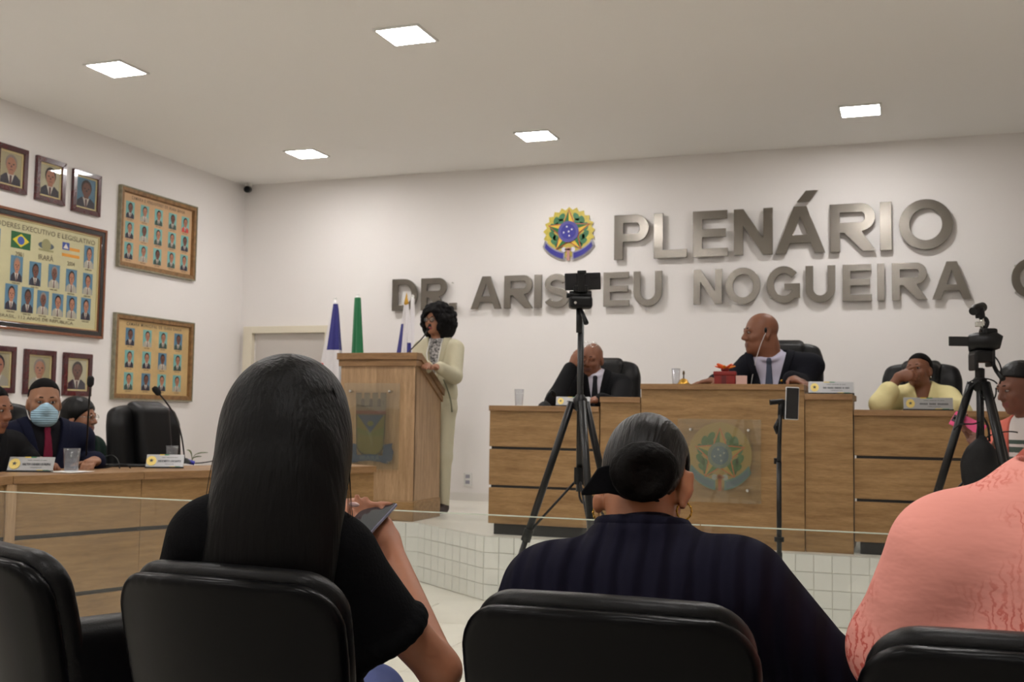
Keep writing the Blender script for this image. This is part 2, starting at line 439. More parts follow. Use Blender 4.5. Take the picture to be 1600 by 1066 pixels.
def letter(c, x0, x1, z0, h, t, label, group):
    w = x1-x0
    outs = glyph(c, w, h, t)
    def solid(loops, name, parent, loc):
        cu = bpy.data.curves.new('letter', 'CURVE'); cu.dimensions = '2D'; cu.fill_mode = 'BOTH'; cu.extrude = .011; cu.bevel_depth = .0018; cu.bevel_resolution = 1
        for lp in loops:
            sp = cu.splines.new('POLY'); sp.points.add(len(lp)-1); sp.use_cyclic_u = True
            for i,p in enumerate(lp): sp.points[i].co = (p[0],p[1],0,1)
        ob = bpy.data.objects.new('letter', cu); COL.objects.link(ob); bpy.context.view_layer.update()
        me = bpy.data.meshes.new_from_object(ob.evaluated_get(bpy.context.evaluated_depsgraph_get()))
        bpy.data.objects.remove(ob); bpy.data.curves.remove(cu)
        for v in me.vertices: v.co = (v.co.x, -v.co.z, v.co.y)
        o = link_mesh(name, me, STEEL, parent, loc)
        return o
    loc = (x0, YB-.042, z0)
    if c == 'G':
        o = solid(outs[:1], 'sign_letter', None, loc)
        MB().bb((x0+w*.54,YB-.0555,z0+h*.36),(x1,YB-.0305,z0+h*.53)).build('crossbar', STEEL, o)
        MB().bb((x1-t,YB-.0550,z0+h*.12),(x1,YB-.0300,z0+h*.361)).build('spur', STEEL, o)
    else: o = solid(outs, 'sign_letter', None, loc)
    if c == 'Á': solid([[(w*.44,h*1.10),(w*.68,h*1.10),(w*.86,h*1.33),(w*.62,h*1.33)]], 'acute_accent', o, None)
    for (u,v) in ((.12,.15),(.12,.85)) if c not in 'AÁO' else ((.12,.1) if c!='O' else (.05,.5),(.5,.92)):
        MB().tube([(x0+max(u*w,.02),YB-.032,z0+v*h),(x0+max(u*w,.02),YB,z0+v*h)], .006, 8).build('standoff_pin', CHROME, o)
    tag(o, label, 'letter', group)
def row(word_list, py, h, t, group, t_extra=None):
    for c, a, b, lb in word_list:
        p0 = PY(a, py, YB-.05); p1 = PY(b, py, YB-.05)
        letter(c, p0.x, p1.x, row.z, h, t, lb, group)
row.z = 2.655
up = 'large brushed steel letter %s of the top line PLENÁRIO'
row([('P',960,1014,up%'P'),('L',1022,1073,up%'L'),('E',1083,1137,up%'E'),('N',1147,1207,up%'N'),('Á',1212,1289,up%'Á with its accent'),
     ('R',1297,1368,up%'R'),('I',1375,1393,up%'I'),('O',1405,1489,up%'O')], 370, .405, .080, 'letters of the top line')
row.z = 2.232
lo = 'small brushed steel letter %s of the second line'
row([('D',613,652,lo%'D in DR'),('R',658,698,lo%'R in DR'),('.',702,713,'square steel full stop after DR on the second line'),('A',736,783,lo%'A opening ARISTEU'),('R',788,832,lo%'R between A and I in ARISTEU'),
     ('I',835,846,lo%'I in ARISTEU'),('S',850,889,lo%'S in ARISTEU'),('T',896,936,lo%'T in ARISTEU'),('E',943,983,lo%'E in ARISTEU'),('U',990,1034,lo%'U closing ARISTEU'),
     ('N',1084,1128,lo%'N opening NOGUEIRA'),('O',1134,1188,lo%'O in NOGUEIRA'),('G',1197,1250,lo%'G in NOGUEIRA'),('U',1259,1305,lo%'U in NOGUEIRA'),('E',1317,1362,lo%'E in NOGUEIRA'),
     ('I',1371,1382,lo%'I in NOGUEIRA'),('R',1394,1449,lo%'R in NOGUEIRA'),('A',1457,1518,lo%'A closing NOGUEIRA'),('C',1580,1640,lo%'C after NOGUEIRA')], 460, .308, .060, 'letters of the second line')

# ------------------------------------------------------------------ the coat of arms (wall emblem, plaque print, name plate badges)
def star_poly(cx, cy, R, r, rot=90, n=5):
    return [(cx+(R if i%2==0 else r)*math.cos(math.radians(rot+i*180/n)), cy+(R if i%2==0 else r)*math.sin(math.radians(rot+i*180/n))) for i in range(2*n)]
def ell_poly(cx, cy, rx, ry, rot=0, n=20):
    c, s = math.cos(math.radians(rot)), math.sin(math.radians(rot))
    return [(cx+rx*math.cos(2*PI*i/n)*c-ry*math.sin(2*PI*i/n)*s, cy+rx*math.cos(2*PI*i/n)*s+ry*math.sin(2*PI*i/n)*c) for i in range(n)]
def coat_of_arms(root, fr, s, th, cols, full=True):
    """fr(u,v,d) frame; s half height; th layer thickness"""
    F = lambda u,v,d: fr(u*s, v*s, d)
    def part(name, polys, d0, m):
        mb = MB()
        for p in polys: mb.prism(p, F, d0*th, (d0+1)*th)
        return mb.build(name, m, root)
    n = 21
    if full:
        ray_ = [((.88 if i%2 else 1.0)*.94*math.cos(PI*2*i/(2*n)+PI/2), .10+(.88 if i%2 else 1.0)*.90*math.sin(PI*2*i/(2*n)+PI/2)) for i in range(2*n)]
        part('rayed_disc', [ray_], 0, cols['yellow'])
    lv = []
    for sg in (-1,1):
        for a,rr,l in ((64,.60,.16),(42,.62,.16),(17,.62,.16),(-8,.60,.16),(-32,.60,.16),(-52,.58,.15),(30,.50,.11),(-20,.50,.12),(54,.48,.10)):
            x = math.cos(math.radians(a))*rr; y = .10+math.sin(math.radians(a))*rr
            lv.append(ell_poly(sg*x, y, l, .10, 90+sg*(a-90)+sg*60, 10))
    for q in lv: part('leaf', [q], 1, cols['green'])
    part('star_border', [star_poly(0,.12,.80,.36)], 2, cols['red'])
    sp = star_poly(0,.12,.73,.32)
    part('star', [sp], 3, cols['gold'])
    halves = [[(0,.12),sp[2*i],sp[(2*i+1)%10]] for i in range(5)]
    for q in halves: part('star_facet', [q], 4, cols['dgreen'])
    part('ring', [ell_poly(0,.12,.37,.37,0,32)], 5, cols['ring'])
    part('blue_disc', [ell_poly(0,.12,.265,.265,0,28)], 6, cols['blue'])
    for x,y in ((-.05,.29),(.13,.19),(-.16,.09),(.02,.12),(.04,-.03)): part('white_star', [star_poly(x,y,.045,.02)], 7, cols['white'])
    for sg in (-1,1):
        o_ = arc(0,.55,1.22,1.42,-90+sg*6,-90+sg*50,10); i_ = arc(0,.62,1.12,1.20,-90+sg*50,-90+sg*7,10)
        part('ribbon', [o_+i_], 2, cols['ribbon'])
        o2 = arc(0,.55,1.19,1.38,-90+sg*9,-90+sg*46,8); i2 = arc(0,.62,1.15,1.26,-90+sg*46,-90+sg*9,8)
        part('ribbon_face', [o2+i2], 3, cols['blue'])
    part('sword_hilt', [[(-.05,-.42),(.05,-.42),(.05,-.88),(-.05,-.88)],[(-.13,-.46),(.13,-.46),(.13,-.53),(-.13,-.53)]], 4, cols['hilt'])
    for sg in (-1,1): part('scroll', [ell_poly(sg*.16,-.50,.085,.085,0,14)], 4, cols['white'])
COLS = dict(yellow=mat('enamel_yellow',(200,182,80),rough=.35,var=.12,vscale=30), green=mat('enamel_green',(66,122,84),rough=.35,var=.15,vscale=40), red=mat('enamel_red',(186,88,66),rough=.35),
            gold=mat('enamel_gold',(226,190,66),rough=.35), dgreen=mat('enamel_dark_green',(50,110,58),rough=.35), ring=mat('enamel_ring',(84,80,150),rough=.35),
            blue=mat('enamel_blue',(52,50,142),rough=.35), white=mat('enamel_white',(214,212,222),rough=.35), ribbon=mat('enamel_silver',(150,148,160),rough=.35), hilt=mat('enamel_rose',(190,140,132),rough=.35))
t = thing('wall_emblem', 'coloured coat of arms with star and blue disc on the back wall', 'emblem', (-2.946,YB-.03,2.905))
coat_of_arms(t, lambda u,v,d: (-2.946+u, YB-.012-d, 2.905+v), .268, .004, COLS)
MB().tube([(-2.946,YB,2.95),(-2.946,YB-.014,2.95)], .12, 20).build('mounting_plate', STEEL, t)

# ================================================================== pictures on the left wall
PR = dict(teal=mat('print_teal',(120,176,170),rough=.6), blue=mat('print_blue',(88,128,152),rough=.6), beige=mat('print_beige',(176,166,132),rough=.6), pale=mat('print_pale',(196,190,160),rough=.6),
          dark=mat('print_dark_suit',(48,46,58),rough=.6), green=mat('print_green_suit',(62,82,74),rough=.6), grey=mat('print_grey_suit',(170,164,148),rough=.6), red=mat('print_red_suit',(200,74,64),rough=.6),
          skin=mat('print_skin',(176,122,96),rough=.6), brown=mat('print_brown_skin',(112,72,58),rough=.6), hair=mat('print_hair',(40,32,30),rough=.6), white=mat('print_white',(214,208,196),rough=.6), tie=mat('print_tie',(92,56,60),rough=.6),
          ghair=mat('print_grey_hair',(140,128,120),rough=.6), text=mat('print_text',(96,84,70),rough=.6))
PK = list(PR); PM = [PR[k] for k in PK]; PI_ = {k:i for i,k in enumerate(PK)}
def portrait(name, parent, fr, cu, cv, w, h, bg, suit, skin, hair, tie='tie', d=.0):
    mb = MB(); F = lambda u,v,dd: fr(cu+u*w, cv+v*h, dd)
    e = .0007
    mb.flat([(-.5,-.5),(.5,-.5),(.5,.5),(-.5,.5)], F, d+e, PI_[bg])
    mb.flat([(-.46,-.5),(.46,-.5),(.44,-.28),(.24,-.16),(-.24,-.16),(-.44,-.28)], F, d+2*e, PI_[suit])
    mb.flat([(-.17,-.15),(.17,-.15),(.02,-.5),(-.02,-.5)], F, d+3*e, PI_['white'])
    mb.flat([(-.05,-.2),(.05,-.2),(.04,-.5),(-.04,-.5)], F, d+4*e, PI_[tie])
    mb.flat([(-.12,-.18),(.12,-.18),(.12,.05),(-.12,.05)], F, d+5*e, PI_[skin])
    mb.flat(ell_poly(0,.17,.27,.265,0,18), F, d+6*e, PI_[hair])
    mb.flat(ell_poly(0,.105,.225,.245,0,18), F, d+7*e, PI_[skin])
    for sx in (-.1,.1):
        mb.flat(ell_poly(sx,.14,.05,.022,0,8), F, d+8*e, PI_['hair'])
    mb.flat([(-.08,-.02),(.08,-.02),(.06,-.04),(-.06,-.04)], F, d+8*e, PI_['tie'])
    mb.flat([(-.03,.10),(.03,.10),(.04,.035),(-.04,.035)], F, d+8*e, PI_['tie'] if skin == 'skin' else PI_['hair'])
    return mb.build(name, PM, parent)
def wall_picture(label, y0, y1, z0, z1, bw, prof, mats, mount, group=None, name='picture_frame'):
    """framed picture on the left wall; prof: list of (inset0, inset1, depth, material key)"""
    cy, cz = (y0+y1)/2, (z0+z1)/2; t = thing(name, label, 'picture', (XL,cy,z0), 0, group)
    hw, hh = (y1-y0)/2, (z1-z0)/2
    fr = lambda u,v,d: (XL+.004+d, cy+u, cz+v)
    for nm, i0, i1, dep, m in prof:
        mb = MB()
        for a,b in (((-1,-1),(1,-1)),((1,-1),(1,1)),((1,1),(-1,1)),((-1,1),(-1,-1))):
            q = [(a[0]*(hw-i0),a[1]*(hh-i0)),(b[0]*(hw-i0),b[1]*(hh-i0)),(b[0]*(hw-i1),b[1]*(hh-i1)),(a[0]*(hw-i1),a[1]*(hh-i1))]
            mb.prism(q, fr, -.004, dep)
        mb.build(nm, m, t, bevel=.003 if i1-i0 > .012 else 0)
    MB().prism([(-hw+bw-.004,-hh+bw-.004),(hw-bw+.004,-hh+bw-.004),(hw-bw+.004,hh-bw+.004),(-hw+bw-.004,hh-bw+.004)], fr, -.004, .004).build('backing_sheet', mount, t)
    return t, fr, hw, hh, cy, cz
MAHOG = mat('mahogany_frame', (70,22,24), rough=.25, coat=.5, var=.2, vscale=20)
IVORY = mat('ivory_slip', (206,190,140), rough=.5)
BRONZE = mat('bronze_frame', (122,72,44), rough=.3, var=.2, vscale=30, coat=.3)
BLKFR = mat('black_frame', (30,28,26), rough=.3, coat=.3)
OAKFR = mat('oak_frame', (132,98,60), rough=.5, var=.25, vscale=25)
GREYFR = mat('weathered_frame_side', (132,126,104), rough=.7, var=.2, vscale=30)
por = [('framed portrait beside the dark haired man in the row above the large panel',6.29,6.61,2.89,3.245,'beige','dark','skin','ghair'),
       ('framed portrait of a dark haired man on pale ground above the large panel',6.70,7.02,2.88,3.235,'pale','dark','skin','hair'),
       ('framed portrait of a man on blue grey ground above the large panel',7.105,7.435,2.862,3.218,'blue','dark','brown','hair'),
       ('framed portrait under the large panel beside the grey haired man',6.25,6.58,1.34,1.70,'beige','grey','skin','hair'),
       ('framed portrait of a grey haired man in a light suit under the large panel',6.67,7.0,1.335,1.692,'beige','grey','skin','ghair'),
       ('framed portrait of a man in dark suit and tie under the large panel',7.09,7.415,1.335,1.69,'pale','dark','brown','hair')]
for lb,y0,y1,z0,z1,bg,su,sk,ha in por:
    t, fr, hw, hh, cy, cz = wall_picture(lb, y0, y1, z0, z1, .05, [('frame',0,.042,.024,MAHOG),('ivory_slip',.042,.056,.012,IVORY)], None, PR['pale'], 'dark red portrait frames')
    portrait('portrait_photo', t, fr, 0, 0, 2*(hw-.05), 2*(hh-.05), bg, su, sk, ha, d=.005)
    MB().prism([(-hw+.05,-hh+.05),(hw-.05,-hh+.05),(hw-.05,hh-.05),(-hw+.05,hh-.05)], fr, .0113, .0125).build('glazing', glass('picture_glass', (.97,.97,.97)), t)

# the large panel
PANEL = mat('panel_card', (196,190,150), rough=.5, var=.04, vscale=6)
t, fr, hw, hh, cy, cz = wall_picture('large framed panel of official portraits with flags and printed title', 6.18, 7.52, 1.827, 2.762, .075,
    [('outer_moulding',0,.022,.034,BRONZE),('black_moulding',.022,.058,.028,BLKFR),('inner_moulding',.058,.066,.022,BRONZE),('gilt_slip',.066,.078,.012,IVORY)], None, PANEL)
F5 = lambda u,v,d: fr(u,v,d)
put_text('title_lettering', 'PODERES EXECUTIVO E LEGISLATIVO', .058, lambda u,v,d: fr(u,v+.338,d), .0065, PR['text'], t, width=1.1)
put_text('year_lettering', '2001', .05, lambda u,v,d: fr(u-.27,v+.125,d), .0065, PR['text'], t, width=.085)
put_text('town_lettering', 'IRARÁ', .06, lambda u,v,d: fr(u+.0,v+.135,d), .0065, PR['text'], t, width=.16)
put_text('year_lettering', '2004', .05, lambda u,v,d: fr(u+.28,v+.125,d), .0065, PR['text'], t, width=.085)
put_text('footer_lettering', 'BRASIL, 112 ANOS DE REPUBLICA', .036, lambda u,v,d: fr(u-.06,v-.362,d), .0065, PR['text'], t, width=.78)
# flags printed on the panel
R_ = lambda a,b,c,e: [(a,b),(c,b),(c,e),(a,e)]
GR, YE, BL, OR = mat('print_flag_green',(30,92,48),rough=.6), mat('print_flag_yellow',(214,196,50),rough=.6), mat('print_flag_blue',(64,86,160),rough=.6), mat('print_flag_orange',(222,152,60),rough=.6)
mb = MB(); c0 = (-.265,.235)
mb.flat(R_(c0[0]-.10,c0[1]-.065,c0[0]+.10,c0[1]+.065), fr, .005, 0).flat([(c0[0]-.085,c0[1]),(c0[0],c0[1]-.052),(c0[0]+.085,c0[1]),(c0[0],c0[1]+.052)], fr, .0057, 1).flat(ell_poly(*c0,.036,.033), fr, .0064, 2)
mb.build('national_flag_print', [GR,YE,BL], t)
mb = MB(); c0 = (.275,.235)
mb.flat(R_(c0[0]-.1,c0[1]-.06,c0[0]+.1,c0[1]+.06), fr, .005, 0)
for k in range(2): mb.flat(R_(c0[0]-.1,c0[1]-.055+.055*k,c0[0]+.1,c0[1]-.03+.055*k), fr, .0057, 1)
mb.flat(R_(c0[0]-.1,c0[1],c0[0]-.02,c0[1]+.06), fr, .0064, 2).flat([(c0[0]-.09,c0[1]+.01),(c0[0]-.03,c0[1]+.01),(c0[0]-.06,c0[1]+.05)], fr, .0071, 3)
mb.build('state_flag_print', [PANEL,OR,BL,PR['white']], t)
mb = MB(); mb.flat(ell_poly(0,.235,.085,.03), fr, .005, 0).flat(ell_poly(0,.24,.05,.05), fr, .0057, 1).flat(R_(-.08,.19,.08,.205), fr, .006, 2)
mb.build('town_crest_print', [mat('print_slate',(84,96,104),rough=.6),mat('print_khaki',(150,146,104),rough=.6),MATS['print_khaki']], t)
sk = ['skin','brown','skin','brown','skin']; su = ['grey','dark','grey','grey','dark']
def spot(px, py): p = PX(px, py, XL+.01); return p.y-cy, p.z-cz
k = 0
for px,py,w_,h_ in [(139,402,.115,.19),(26,420,.125,.20),(55,428,.125,.19),(84.5,432,.125,.19),(111.5,439,.125,.19),(137,444,.115,.18),(17.5,464,.125,.20),(43,469,.125,.20),(67,473,.125,.19),(90,477,.125,.185),(112,480,.12,.185),(134,483,.115,.185)]:
    u, v = spot(px, py); k += 1
    portrait('member_portrait', t, fr, u, v, w_, h_, 'blue', su[(k*3)%5], sk[(k*2)%5], 'ghair' if k in (2,4,9) else 'hair', d=.0045)
    put_bars('caption', (6,5), .012, lambda a,b,d,u=u,v=v,h_=h_: fr(u+a,v-h_/2-.014+b,d), .0065, PR['text'], t, .08)
for u,v in ((-.53,.2),(-.53,0),(-.53,-.2)): portrait('member_portrait', t, fr, u, v, .12, .19, 'blue', 'dark', 'brown', 'hair', d=.0045)

# two council composites
def composite(lb, y0, y1, z0, z1, cols, rows, title, us, vs, w_, h_, bgs, card):
    t, fr, hw, hh, cy, cz = wall_picture(lb, y0, y1, z0, z1, .05, [('frame_side',0,.012,.034,GREYFR),('frame',.012,.046,.03,OAKFR),('inner_lip',.046,.052,.016,OAKFR)], None, card, 'council composite frames')
    put_text('title_lettering', title, .04, lambda u,v,d: fr(u,v+hh-.085,d), .0055, PR['text'], t, width=(hw-.1)*1.7, bold=.0006, space=1.3)
    q = 0
    for v in vs:
        for u in us:
            q += 1
            portrait('member_portrait', t, fr, u*hw, v*hh, w_, h_, bgs[q%len(bgs)], ['dark','green','dark','green','grey'][(q*2)%5] if not (q == 5 and cols == 5) else 'red', ['skin','brown','skin'][q%3], 'hair', d=.0045)
            put_bars('caption', (5,6), .009, lambda a,b,d,u=u,v=v: fr(u*hw+a,v*hh-h_/2-.012+b,d), .0055, PR['text'], t, .07)
composite('oak framed composite of fifteen council members on tan card, upper of two', 7.674, 8.765, 2.478, 3.20, 5, 3, 'CAMARA E VEREADORES DE IRARA BAHIA',
          (-.72,-.36,0,.37,.72), (.45,-.05,-.56), .115, .15, ['teal','teal','teal'], mat('tan_card',(196,160,120),rough=.6,var=.05,vscale=5))
composite('oak framed composite of twelve council members on yellowed card, lower of two', 7.668, 8.78, 1.316, 2.073, 4, 3, 'CAMARA MUNICIPAL DE IRARA BAHIA',
          (-.60,-.18,.22,.62), (.48,-.04,-.56), .12, .155, ['teal','blue','teal'], mat('yellowed_card',(198,168,116),rough=.6,var=.08,vscale=6))

# ================================================================== dais desks
YD = 6.96                                               # front plane of the dais
def desk_block(label, x0, x1, ztop, panels, plinth=True, overhang=.0, depth=.52, y0=YD, lside=True):
    t = thing('dais_desk', label, 'desk', ((x0+x1)/2, y0+.25, ST))
    MB().bb((x0-overhang,y0-.022,ztop-.036),(x1+overhang,y0+depth,ztop)).build('desk_top', WOODT, t, bevel=.002)
    zb = ST+.075 if plinth else ST
    if plinth: MB().bb((x0+.03,y0+.03,ST),(x1-.005,y0+depth-.05,ST+.08)).build('plinth', DARKGAP, t)
    H_ = ztop-.036
    if panels > 1:
        g = .018; ph = (H_-zb-g*(panels-1))/panels
        MB().bb((x0+.012,y0+.012,zb),(x1-.004,y0+.03,H_)).build('recessed_backing', DARKGAP, t)
        for i in range(panels):
            z = zb+i*(ph+g); MB().bb((x0,y0,z),(x1,y0+.018,z+ph)).build('front_panel', WOODH, t, bevel=.0015)
    else:
        MB().bb((x0,y0,zb),(x1,y0+.018,H_)).build('front_panel', WOODH, t, bevel=.0015)
    for xa,xb in ((x0+.012,x0+.03),(x1-.03,x1-.012)):
        MB().bb((xa,y0+.018,zb),(xb,y0+depth-.03,H_)).build('side_panel', WOODH, t)
    return t
desk_block('lower dais desk with three wood panels before the man rubbing his face', -2.69, -1.915, 1.293, 3)
desk_block('narrow raised dais block stepping up to the central desk by the tired man', -1.905, -1.635, 1.357, 1, False, y0=YD-.012)
desk_block('tall central dais desk carrying the clear coat of arms plaque', -1.63, -.603, 1.444, 1, False, y0=YD-.024)
desk_block('narrow raised dais block under the name plate beside the chairman', -.600, -.318, 1.386, 1, False, y0=YD-.012)
desk_block('lower dais desk with three wood panels before the woman in yellow', -.312, 1.75, 1.292, 3)

ACRYL = glass('clear_acrylic', (.93,.93,.90), refl=1.0, haze=.06, hazecol=(.62,.58,.46))
def faded(c, wd=(146,112,72), a=.8): return tuple(int(x*a+y*(1-a)) for x,y in zip(c,wd))
FC = {k: mat('printed_'+k, faded(c), rough=.45) for k,c in dict(yellow=(196,172,60),green=(46,108,56),red=(196,92,40),gold=(170,150,60),dgreen=(56,112,52),ring=(96,124,118),blue=(62,104,132),white=(150,170,170),ribbon=(70,124,128),hilt=(180,90,50)).items()}
t = thing('coat_of_arms_plaque', 'clear acrylic plaque with green and blue coat of arms on central desk', 'plaque', (-1.12,YD-.045,.70))
MB().bb((-1.385,YD-.052,.70),(-.862,YD-.047,1.222)).build('acrylic_sheet', ACRYL, t)
coat_of_arms(t, lambda u,v,d: (-1.118+u*.94, YD-.0462+d*0.02+.0005*0-(-d), .968+v) if False else (-1.118+u*.94, YD-.040-d, .968+v), .222, .0006, FC, full=False)
MB().prism(ell_poly(0,.03,.20,.205,0,28), lambda u,v,d: (-1.118+u, YD-.0385-d, .968+v), 0, .0006).build('yellow_ray_print', mat('printed_rays',(156,132,70),rough=.5), t)
for x,z in ((-1.30,1.155),(-.938,1.155),(-1.30,.784),(-.944,.782)):
    M_ = Matrix.Rotation(PI/2,3,'X')
    MB().lathe([(.0,.014),(.009,.013),(.011,.008),(.011,-.028),(.006,-.029)], (x,YD-.056,z), 14, M_).build('standoff_bolt', CHROME, t, auto=40)

# ================================================================== lectern
lx0, lx1, ly0, ly1 = -4.145, -3.505, 7.50, 7.99
t = thing('lectern', 'tall wooden lectern with sloping reading top and clear crest plaque', 'lectern', ((lx0+lx1)/2,(ly0+ly1)/2,ST))
side = [(ly0+.01,ST+.16),(ly1-.01,ST+.16),(ly1-.01,1.345),(ly0+.06,1.60),(ly0+.01,1.60)]
MB().prism([(ly0+.0,ST+.15),(ly1,ST+.15),(ly1,1.34),(ly0+.05,1.60),(ly0,1.60)], lambda u,v,d:(lx1-.02+d,u,v), 0, .018).build('side_panel', WOODV, t, bevel=.0015)
MB().prism([(ly0+.0,ST+.15),(ly1,ST+.15),(ly1,1.34),(ly0+.05,1.60),(ly0,1.60)], lambda u,v,d:(lx0+.002+d,u,v), 0, .018).build('side_panel', WOODV, t, bevel=.0015)
MB().bb((lx0+.002,ly0-.002,ST+.15),(lx1-.002,ly0+.016,1.60)).build('front_panel', WOODV, t, bevel=.0015)
MB().bb((lx0-.008,ly0-.012,ST),(lx1+.008,ly1+.004,ST+.15)).build('base_skirt', WOODH, t, bevel=.008)
cap = [(ly0-.03,1.60),(ly0+.05,1.60),(ly1+.02,1.335),(ly1+.02,1.40),(ly0+.055,1.665),(ly0-.03,1.665)]
MB().prism([(ly0-.02,1.59),(ly0+.05,1.59),(ly1+.01,1.325),(ly1+.01,1.372),(ly0+.055,1.64),(ly0-.02,1.64)], lambda u,v,d:(lx0-.012+d,u,v), 0, lx1-lx0+.024).build('top_moulding', WOODT, t, bevel=.003)
MB().prism([(ly0-.035,1.64),(ly0+.055,1.64),(ly1+.025,1.372),(ly1+.025,1.424),(ly0+.06,1.692),(ly0-.035,1.692)], lambda u,v,d:(lx0-.022+d,u,v), 0, lx1-lx0+.044).build('reading_top', WOODT, t, bevel=.003)
# clear plaque with the town crest
t = thing('crest_plaque', 'clear acrylic plaque printed with the town crest on the lectern', 'plaque', (-3.85,ly0-.04,.81))
pf = lambda u,v,d: (-3.862+u, ly0-.030-d, 1.13+v)
MB().bb((-4.09,ly0-.042,.805),(-3.615,ly0-.037,1.458)).build('acrylic_sheet', ACRYL, t)
for x,z in ((-4.03,1.395),(-3.695,1.395),(-4.03,.868),(-3.70,.858)):
    MB().lathe([(.0,.014),(.010,.013),(.012,.008),(.012,-.032),(.006,-.033)], (x,ly0-.046,z), 14, Matrix.Rotation(PI/2,3,'X')).build('standoff_bolt', CHROME, t, auto=40)
CR = {k: mat('crest_'+k, c, rough=.5) for k,c in dict(stone=(112,96,76),red=(100,48,38),blue=(38,58,84),green=(88,94,34),olive=(104,96,38),line=(52,46,34),ribbon=(34,60,94),text=(84,100,110),dark=(60,48,36)).items()}
def pp(name, polys, d, m):
    mb = MB()
    for p in polys: mb.prism(p, pf, d, d+.0007)
    mb.build(name, m, t)
for i in range(4):                                       # mural crown towers
    x = -.105+i*.07+(.0 if i<2 else 0)
    pp('crown_tower', [[(x-.022,.15),(x+.022,.15),(x+.026,.245),(x-.026,.245)]], .001, CR['stone'])
    for k in (-.016,0,.016): pp('merlon', [[(x+k-.006,.245),(x+k+.006,.245),(x+k+.006,.256),(x+k-.006,.256)]], .001, CR['dark'])
    pp('crown_arch', [[(x+.020,.15),(x+.050,.15),(x+.050,.20),(x+.035,.215),(x+.020,.20)]] if i<3 else [[(x-.004,.17),(x+.004,.17),(x+.004,.20),(x-.004,.20)]], .0018, CR['dark'])
pp('crown_base', [[(-.125,.115),(.125,.115),(.13,.16),(-.13,.16)]], .001, CR['stone'])
pp('red_band', [[(-.126,.092),(.126,.092),(.126,.118),(-.126,.118)]], .0015, CR['red'])
sh = [(-.127,.092),(-.118,-.14)]+arc(0,-.14,.118,.095,180,360,14)+[(.118,-.14),(.127,.092)]
pp('shield_border', [sh], .0005, CR['line'])
sh2 = [(-.119,.088),(-.11,-.135)]+arc(0,-.135,.11,.085,180,360,14)+[(.11,-.135),(.119,.088)]
pp('shield_field', [sh2], .0012, CR['olive'])
pp('shield_hills', [[(-.115,.0),(-.09,-.02),(-.05,-.03),(0,-.05),(.05,-.03),(.1,-.01),(.115,.0),(.113,-.07),(.02,-.075),(-.05,-.07),(-.112,-.04)]], .0019, CR['green'])
pp('shield_chief', [[(-.113,.086),(.113,.086),(0,-.052)]], .0026, CR['blue'])
pp('chief_emblem', [ell_poly(0,.02,.026,.02)], .0033, CR['green'])
for sg in (-1,1):
    pp('ribbon_end', [[(sg*.115,-.14),(sg*.19,-.125),(sg*.185,-.16),(sg*.20,-.19),(sg*.19,-.25),(sg*.15,-.282),(sg*.10,-.275),(sg*.112,-.2)]], .002, CR['ribbon'])
pp('ribbon_scroll', [[(-.115,-.222),(0,-.212),(.115,-.222),(.12,-.272),(0,-.262),(-.12,-.272)]], .0026, CR['ribbon'])
put_text('ribbon_lettering', 'IRARÁ', .05, lambda u,v,d: pf(u,v-.243,d), .0036, CR['text'], t, bold=.001, width=.17)

# ================================================================== left bench (side desk on the floor)
LZ = .90
def bench(label, P0, P1, n0, n1):
    """front edge from P0 to P1, mitred along the directions n0 and n1 (pointing to the seats)"""
    a = Vector((*P0,0)); b = Vector((*P1,0)); tt = (b-a).normalized(); nb = Vector((-tt.y,tt.x,0)); c = (a+b)/2
    t = thing('bench_desk', label, 'desk', (c.x,c.y,0), math.atan2(tt.y,tt.x))
    n0 = Vector((*n0,0)); n1 = Vector((*n1,0)); n0 = n0/n0.dot(nb); n1 = n1/n1.dot(nb)
    e = tt*.001
    def slab(y0, y1, z0, z1, nm, m, bev=0):
        q = [a+n0*y0+e, b+n1*y0-e, b+n1*y1-e, a+n0*y1+e]
        MB().prism([(p.x,p.y) for p in q], lambda u,v,d:(u,v,d), z0, z1).build(nm, m, t, bevel=bev)
    slab(-.025, .50, LZ-.04, LZ, 'desk_top', WOODT, .002)
    slab(.02, .035, 0, LZ-.04, 'recessed_backing', DARKGAP)
    for z0,z1 in ((.03,.286),(.308,.588),(.61,.86)): slab(0, .02, z0, z1, 'front_panel', WOODH, .0015)
    for p,n,s in ((a,n0,1),(b,n1,-1)):
        q = [p+n*.036+e*s, p+n*.48+e*s, p+n*.48+tt*(.02*s), p+n*.036+tt*(.02*s)]
        MB().prism([(v.x,v.y) for v in q], lambda u,v,d:(u,v,d), 0, LZ-.041).build('end_panel', WOODH, t)
    return t
j0 = (-3.818,4.784); j1 = (-3.137,6.132)
dd = Vector((math.sin(math.radians(20)),math.cos(math.radians(20))))
k0 = (j0[0]-dd.x*.70, j0[1]-dd.y*.70)
dd2 = Vector((math.sin(math.radians(12)),math.cos(math.radians(12))))
k1 = (k0[0]-dd2.x*.62, k0[1]-dd2.y*.62)
_nn = lambda deg: (-math.cos(math.radians(deg)), math.sin(math.radians(deg)))
bench('curved side bench section with black gap lines, name plate and water glass on top', k0, j0, _nn(16), _nn(23.4))
bench('curved side bench section ending near the lectern, empty armchair behind it', j0, j1, _nn(23.4), _nn(26.8))
bench('curved side bench section before the man in profile', k1, k0, _nn(12), _nn(16))
MB_ = MB(); p0 = Vector((*k0,0))
tag(MB_.box((k0[0]+.012,k0[1]-.005,.43),(.012,.05,.858),Matrix.Rotation(-math.radians(16),3,'Z')).build('bench_joint_post', WOODV, loc=(k0[0],k0[1],0)), 'vertical wood cover strip where two side bench sections meet', 'post')

